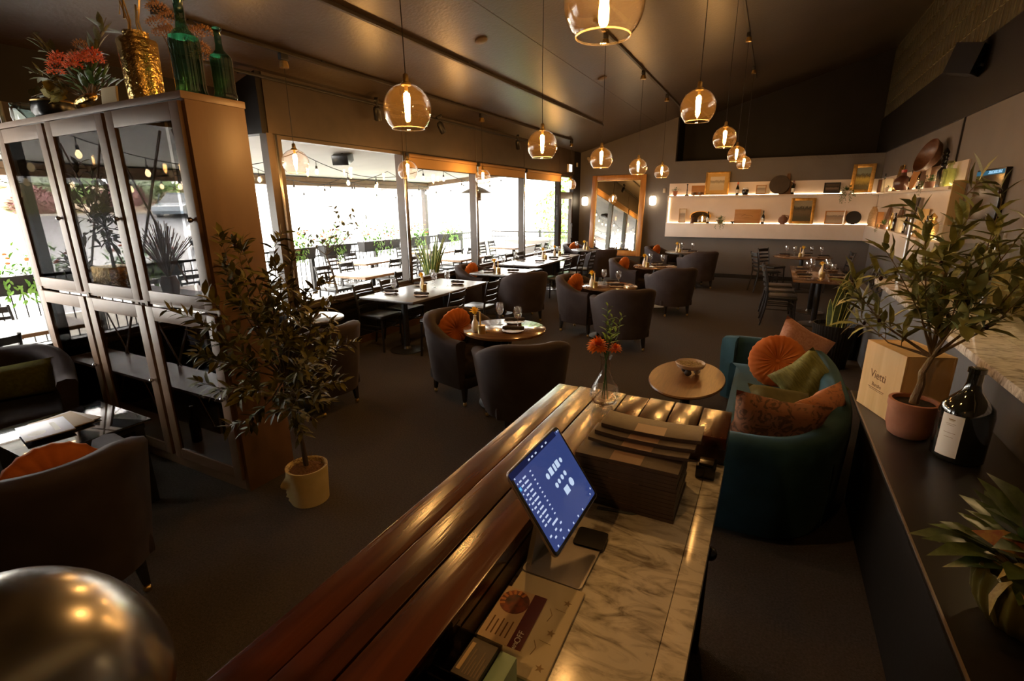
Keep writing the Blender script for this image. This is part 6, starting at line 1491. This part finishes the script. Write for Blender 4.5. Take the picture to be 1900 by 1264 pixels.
# string lights under the patio roof
sb = emit('string_bulb_glow', (1.0, .72, .38), 14)
for si, (x, y0, y1, lb) in enumerate(((-6.2, -.8, 11.6, 'string of warm bulbs under the patio roof nearest the windows'), (-7.3, -1.2, 11.6, 'middle string of warm bulbs under the patio roof'), (-8.5, -1.6, 11.6, 'string of warm bulbs along the patio beam'))):
    t = thing('string_lights', lb, 'string lights', (x, y0, 0), 0, 'string lights on the patio')
    n = 20; zt_ = zr(x); P = []
    def zs(f): 
        u = (f * 4) % 1; return zt_ - .06 - .30 * 4 * u * (1 - u)
    P = [(.12 * math.sin(9 * f), (y1 - y0) * f, zs(f)) for f in [i / 60 for i in range(61)]]
    g = G(); g.tube(P, .006, 5); g.build('wire', bmetal, t)
    for k in range(n):
        f = (k + .5) / n; p = V((.12 * math.sin(9 * f), (y1 - y0) * f, zs(f)))
        g = G(); g.tube([p, p + V((0, 0, -.07))], .005, 5); g.lathe([(.0, -.07), (.015, -.07), (.018, -.115), (.0, -.118)], p, 8); so = g.build('socket', bmetal, t)
        g = G(); g.lathe([(.010, -.115), (.026, -.145), (.028, -.165), (.018, -.19), (.0, -.198)], p, 10); g.build('bulb', sb, so)
t = thing('patio_speaker', 'black box speaker under the patio roof in the first window', 'speaker', (-6.35, 6.3, 2.62), (.3, 0, .5)); G().box((0, 0, 0), (.26, .34, .15), .01).build('speaker_box', blackp, t); g = G(); g.tube([(0, 0, .07), (.02, 0, .17)], .02, 8); g.build('bracket', bmetal, t)
# ------------------------------------------------------------------ street, bank, cars, houses
def zg(x):
    if x > -12: return -.35
    if x > -37: return -.35 + (-12 - x) * .065
    if x > -38: return 1.4
    if x > -41.5: return 1.4 + (-38 - x) / 3.5 * 1.95
    return 3.35
def strip(name, x0, x1, m, n=6, y0=-30, y1=60, dz=0):
    g = G(); R = []
    for i in range(n + 1):
        x = x0 + (x1 - x0) * i / n; R.append([(x, y0, zg(x) + dz), (x, y1, zg(x) + dz)])
    g.rings(R, close=False, cap=False); return struct(g.build(name, m))
strip('ground', -9.2, -13.0, mat('ground_gravel', (.22, .20, .17), (.3, .28, .24), rough=.9, scale=6))
strip('street', -13.0, -37.0, mat('wet_asphalt', (.13, .135, .145), (.22, .225, .235), rough=.28, scale=.25, stretch=(.3, 1, 1)), 4, dz=.02)
strip('embankment', -37.0, -41.6, mat('dry_bank_soil', (.38, .28, .18), (.24, .24, .11), rough=.95, scale=.8), 10)
strip('car_park', -41.5, -90, mat('car_park_asphalt', (.30, .30, .31), (.38, .38, .39), rough=.6, scale=.4), 3, dz=.03)
struct(G().bx(-37.2, -36.9, -30, 60, 1.2, 1.52).build('kerb', mat('kerb_stone', (.42, .38, .32), rough=.9)))
rk = mat('bank_rock', (.44, .34, .24), (.58, .48, .37), rough=.9, scale=3, bump=.4, rand=.2)
rocks = []
for k in range(3):
    g = G(); g.ball((0, 0, 0), .5, 9, 6); r = random.Random(k)
    for v in g.b.verts: v.co *= r.uniform(.78, 1.12)
    rocks.append(g.build('rock_proto%d' % k, rk, smooth=60).data)
for o in [o for o in bpy.data.objects if o.name.startswith('rock_proto')]: bpy.data.objects.remove(o)
r = random.Random(77)
for k in range(46):
    x = r.uniform(-41.2, -37.4); y = 11 + (k % 23) * .62 + r.uniform(-.3, .3)
    o = bpy.data.objects.new('rock', rocks[k % 3]); COL.objects.link(o); s = r.uniform(.6, 1.5)
    o.location = (x, y, zg(x) + .1); o.scale = (s, s * 1.2, s * .7); o.rotation_euler = (0, 0, r.random() * 6)
    tag(o, 'tan boulder on the planted bank across the street, seen through the cabinet glass', 'rock', 'boulders on the bank')
def shrub(x, y, R_, m, label, seed, n=420):
    t = thing('shrub', label, 'shrub', (x, y, zg(x) - .05), 0, 'shrubs on the bank')
    r = random.Random(seed); g = G()
    for k in range(n):
        a = r.random() * 6.28; e = math.acos(r.uniform(-.1, 1)); d = V((math.cos(a) * math.sin(e), math.sin(a) * math.sin(e), math.cos(e))); p = V((d.x * R_, d.y * R_, .15 + d.z * R_ * .9)) * r.uniform(.75, 1.0)
        g.leaf(p, d + V((r.uniform(-1, 1), r.uniform(-1, 1), r.uniform(-.6, .8))), (0, 0, 1), R_ * .28, .45, .2)
    g.build('foliage', m, t, kind='stuff'); g = G(); g.ball((0, 0, R_ * .38), R_ * .72, 10, 7); g.build('inner_foliage', m, t)
    g = G(); g.tube([(0, 0, -.1), (0, 0, R_ * .4)], .06, 6); g.build('stem', bark, t)
mred = mat('plum_leaf', (.16, .06, .065), (.25, .11, .11), rough=.7, scale=10); mgr = mat('grey_green_leaf', (.16, .21, .12), (.24, .29, .17), rough=.7, scale=10); mgb = mat('shrub_leaf', (.14, .24, .06), (.22, .34, .10), rough=.7, scale=10)
for i, (x, y, R_, m, lb) in enumerate(((-38.5, 13.8, 1.25, mred, 'plum red shrub on the bank behind the left cabinet door'), (-40.6, 14.9, 1.0, mgr, 'grey green shrub below the parked minivan'), (-39.4, 16.6, .85, mgb, 'yellow green shrub behind the middle cabinet door'), (-38.7, 18.4, 1.5, mred, 'dark plum shrub left of the grey hatchback'), (-39.8, 20.0, 1.4, mgr, 'feathery grey shrub above the grey hatchback'), (-40.6, 21.6, 1.5, mgb, 'green shrub right above the grey hatchback'), (-40.9, 17.6, .8, mgb, 'low green shrub on top of the bank'), (-38.2, 23.6, 1.5, mgb, 'green shrub furthest right on the bank'), (-45.5, 13.2, 1.6, mgb, 'green bush behind the parked minivan'))): shrub(x, y, R_, m, lb, i)
tyre = mat('tyre', (.02, .02, .02), rough=.7); alloy = mat('alloy', (.5, .5, .52), rough=.3, metal=.8); carwin = mat('car_window', (.05, .06, .07), rough=.08, spec=.8)
def car(x, y, z, rz, body, cabin, L_, Wd, paint, label, wx, tail=True):
    t = thing('car', label, 'car', (x, y, z), rz)
    MS = Matrix(((1, 0, 0, 0), (0, 0, -1, Wd / 2), (0, 1, 0, 0), (0, 0, 0, 1)))
    g = G(); n = len(body); rg = []
    for yy, k in ((-Wd / 2, .93), (-Wd / 2 + .09, 1), (Wd / 2 - .09, 1), (Wd / 2, .93)): rg.append([(p[0] * (1 if k == 1 else .985), yy, .2 + (p[1] - .2) * k + (.03 if k < 1 else 0)) for p in body])
    g.rings(rg); g.build('body', paint, t, smooth=35)
    g = G(); rg = []
    for yy, k in ((-Wd / 2 + .05, 0), (-Wd / 2 + .20, 1), (Wd / 2 - .20, 1), (Wd / 2 - .05, 0)): rg.append(None)
    zb = min(p[1] for p in cabin); zt2 = max(p[1] for p in cabin)
    def yw(zv): return Wd / 2 - .06 - .16 * (zv - zb) / (zt2 - zb)
    g.rings([[(p[0], -yw(p[1]), p[1]) for p in cabin], [(p[0], yw(p[1]), p[1]) for p in cabin]]); g.build('windows', carwin, t, smooth=0)
    top = [p for p in cabin if p[1] > zt2 - .12]; x0, x1 = min(p[0] for p in top), max(p[0] for p in top)
    g = G(); g.box(((x0 + x1) / 2, 0, zt2 + .005), (x1 - x0 + .1, 2 * yw(zt2) + .03, .05), .02); g.build('roof', paint, t)
    cx = sorted(p[0] for p in cabin if p[1] < zb + .05)
    for f in (.36, .66):
        xx = cx[0] + (cx[-1] - cx[0]) * f
        for s in (-1, 1): g = G(); g.rings([[(xx - .04, s * (yw(zb) + .012), zb), (xx + .04, s * (yw(zb) + .012), zb), (xx + .04, s * (yw(zb) - .02), zb), (xx - .04, s * (yw(zb) - .02), zb)], [(xx - .04, s * (yw(zt2) + .012), zt2), (xx + .04, s * (yw(zt2) + .012), zt2), (xx + .04, s * (yw(zt2) - .02), zt2), (xx - .04, s * (yw(zt2) - .02), zt2)]]); g.build('pillar', paint, t)
    for wxx in wx:
        for s in (-1, 1):
            MW = Matrix.Translation((wxx, s * (Wd / 2 - .10), .33)) @ Matrix.Rotation(PI / 2, 4, 'X')
            w = G().lathe([(.20, -.10), (.30, -.105), (.33, -.08), (.33, .08), (.30, .105), (.20, .10)], n=24, M=MW).build('wheel', tyre, t)
            g = G()
            g.lathe([(.0, -.112), (.21, -.104), (.21, .104), (.0, .112)], n=10, M=MW); g.build('rim', alloy, w)
    rl = mat('tail_lamp', (.45, .03, .02), rough=.2); hl = mat('head_lamp', (.7, .7, .68), rough=.1)
    xb_, xf_ = min(p[0] for p in body), max(p[0] for p in body)
    for s in (-1, 1):
        G().box((xb_ + .06, s * (Wd / 2 - .2), .92), (.10, .34, .12), .03).build('tail_lamp', rl, t); G().box((xf_ - .12, s * (Wd / 2 - .26), .72), (.14, .30, .12), .03).build('head_lamp', hl, t)
    G().box((xb_ + .015, 0, .62), (.03, .5, .12), .004).build('number_plate', paint, t)
hb = [(-2.05, .35), (-1.95, .28), (1.95, .26), (2.1, .45), (2.08, .72), (1.2, .95), (-2.0, 1.02), (-2.1, .7)]; hc = [(-1.98, 1.0), (-1.55, 1.48), (.1, 1.55), (1.15, .93)]
car(-35.3, 20.1, zg(-35.3), 2.25 + PI, hb, hc, 4.2, 1.8, mat('blue_grey_paint', (.20, .25, .30), rough=.2, coat=.6), 'blue grey hatchback parked across the street, seen through the right cabinet door', (-1.3, 1.3))
vb = [(-2.45, .4), (-2.35, .28), (2.35, .26), (2.5, .45), (2.45, .75), (1.65, 1.02), (-2.4, 1.08), (-2.5, .7)]; vc = [(-2.42, 1.05), (-2.1, 1.68), (.5, 1.74), (1.75, .98)]
wp = mat('white_paint', (.78, .78, .78), rough=.2, coat=.5)
car(-42.9, 16.4, zg(-42) + .03, 1.05, vb, vc, 4.9, 1.9, wp, 'white minivan parked on top of the bank, seen through the left cabinet doors', (-1.5, 1.5))
sb_ = [(-2.2, .4), (-2.1, .28), (2.1, .26), (2.25, .45), (2.2, .7), (1.2, .9), (-1.4, .98), (-2.2, .95), (-2.25, .6)]; sc_ = [(-1.6, .95), (-1.0, 1.38), (.2, 1.42), (1.2, .9)]
car(-21.6, 13.9, zg(-21.6) + .02, 2.35 + PI, sb_, sc_, 4.5, 1.8, wp, 'white car on the street, half hidden by the right cabinet door frame', (-1.35, 1.35))
car(-46.5, 23.5, 3.38, 1.1, hb, hc, 4.2, 1.8, mat('black_paint', (.02, .02, .022), rough=.2, coat=.5), 'black car in the upper car park behind the right cabinet door', (-1.3, 1.3))
sid = mat('white_siding', (.72, .72, .70), (.76, .76, .74), rough=.7, scale=2); rfm = mat('roof_shingle', (.20, .19, .19), (.27, .26, .26), rough=.85, scale=5)
housepane = mat('house_pane', (.30, .30, .30), (.4, .4, .4), rough=.2)
def house(x, y, rz, w, d, h, rh, label, wins, z=0):
    t = thing('house', label, 'house', (x, y, z), rz)
    g = G(); g.prism([(-w / 2, 0), (w / 2, 0), (w / 2, h), (0, h + rh), (-w / 2, h)], d, Matrix(((1, 0, 0, 0), (0, 0, -1, d / 2), (0, 1, 0, 0), (0, 0, 0, 1)))); g.build('wall', sid, t, smooth=0)
    for s in (-1, 1):
        g = G(); a = math.atan2(rh, w / 2); ln = math.hypot(rh, w / 2) + .5; g.box((s * (w / 4 + .12), 0, h + rh / 2 + .0), (ln, d + .7, .12), 0, Matrix.Rotation(s * a, 4, 'Y')); g.build('roof', rfm, t, smooth=0)
    for (u, v, ww, hh) in wins:
        f = G().bx(u - ww / 2 - .08, u + ww / 2 + .08, -d / 2 - .05, -d / 2 + .02, v - .08, v + hh + .08).build('window', mat('house_trim', (.6, .6, .58), rough=.6), t)
        for k in (0, 1): G().bx(u - ww / 2, u + ww / 2, -d / 2 - .07, -d / 2 - .05, v + k * hh / 2 + .03, v + (k + 1) * hh / 2 - .03).build('pane', housepane, f)
        G().bx(u + ww / 2 + .10, u + ww / 2 + .35, -d / 2 - .06, -d / 2, v, v + hh).build('shutter', rfm, f)
house(-24.5, 22.0, .80, 7.0, 6.0, 3.2, 1.7, 'white gabled house across the street, seen through the first window', ((-2.4, 1.2, .8, 1.3), (-.8, 1.4, .6, 1.0), (1.0, 1.4, .6, 1.0), (0, 3.4, .5, .8)), -.3)
house(-42.5, 11.2, 1.25, 5.5, 5.0, 1.5, 1.3, 'pale house with dark roof edge at the far left behind the cabinet', ((.9, .5, .8, .7),), .6)
house(-19.5, 33.0, .5, 13.0, 7.0, 4.6, 2.2, 'long white house further down the street, seen through the second window', ((-3.5, 1.6, .9, 1.4), (0, 1.6, .9, 1.4), (3.5, 1.6, .9, 1.4)), -.3)
def tree(x, y, z, h, R_, label, seed, n=900):
    t = thing('garden_tree', label, 'tree', (x, y, z), 0, 'trees beyond the patio')
    g = G(); g.tube([(0, 0, 0), (.1, 0, h * .4), (0, .1, h * .8)], [.14, .10, .04], 8); g.build('trunk', bark, t)
    r = random.Random(seed); g = G()
    for k in range(n):
        a = r.random() * 6.28; u = r.random(); q = R_ * math.sin(PI * (.12 + .86 * u)) ** .6 * r.uniform(.45, 1); p = V((q * math.cos(a), q * math.sin(a), h * (.15 + .95 * u)))
        g.leaf(p, (r.uniform(-1, 1), r.uniform(-1, 1), r.uniform(-.5, .7)), (r.uniform(-.5, .5), r.uniform(-.5, .5), 1), r.uniform(.16, .3), .5, .2)
    g.build('foliage', leafb, t, kind='stuff')
tree(-7.4, 20.2, -.35, 3.4, 1.5, 'bright green tree beyond the far patio railing', 1)
tree(-5.0, 17.6, -.35, 2.2, 1.0, 'low green tree beside the patio door', 2)
tree(-9.6, 23.8, -.35, 2.6, 1.4, 'green tree behind the far patio railing post', 3)
struct(G().bx(-9.2, 6, 15.4, 45, -.5, -.36).build('lawn', mat('lawn', (.20, .34, .08), (.28, .42, .12), rough=.9, scale=3)))
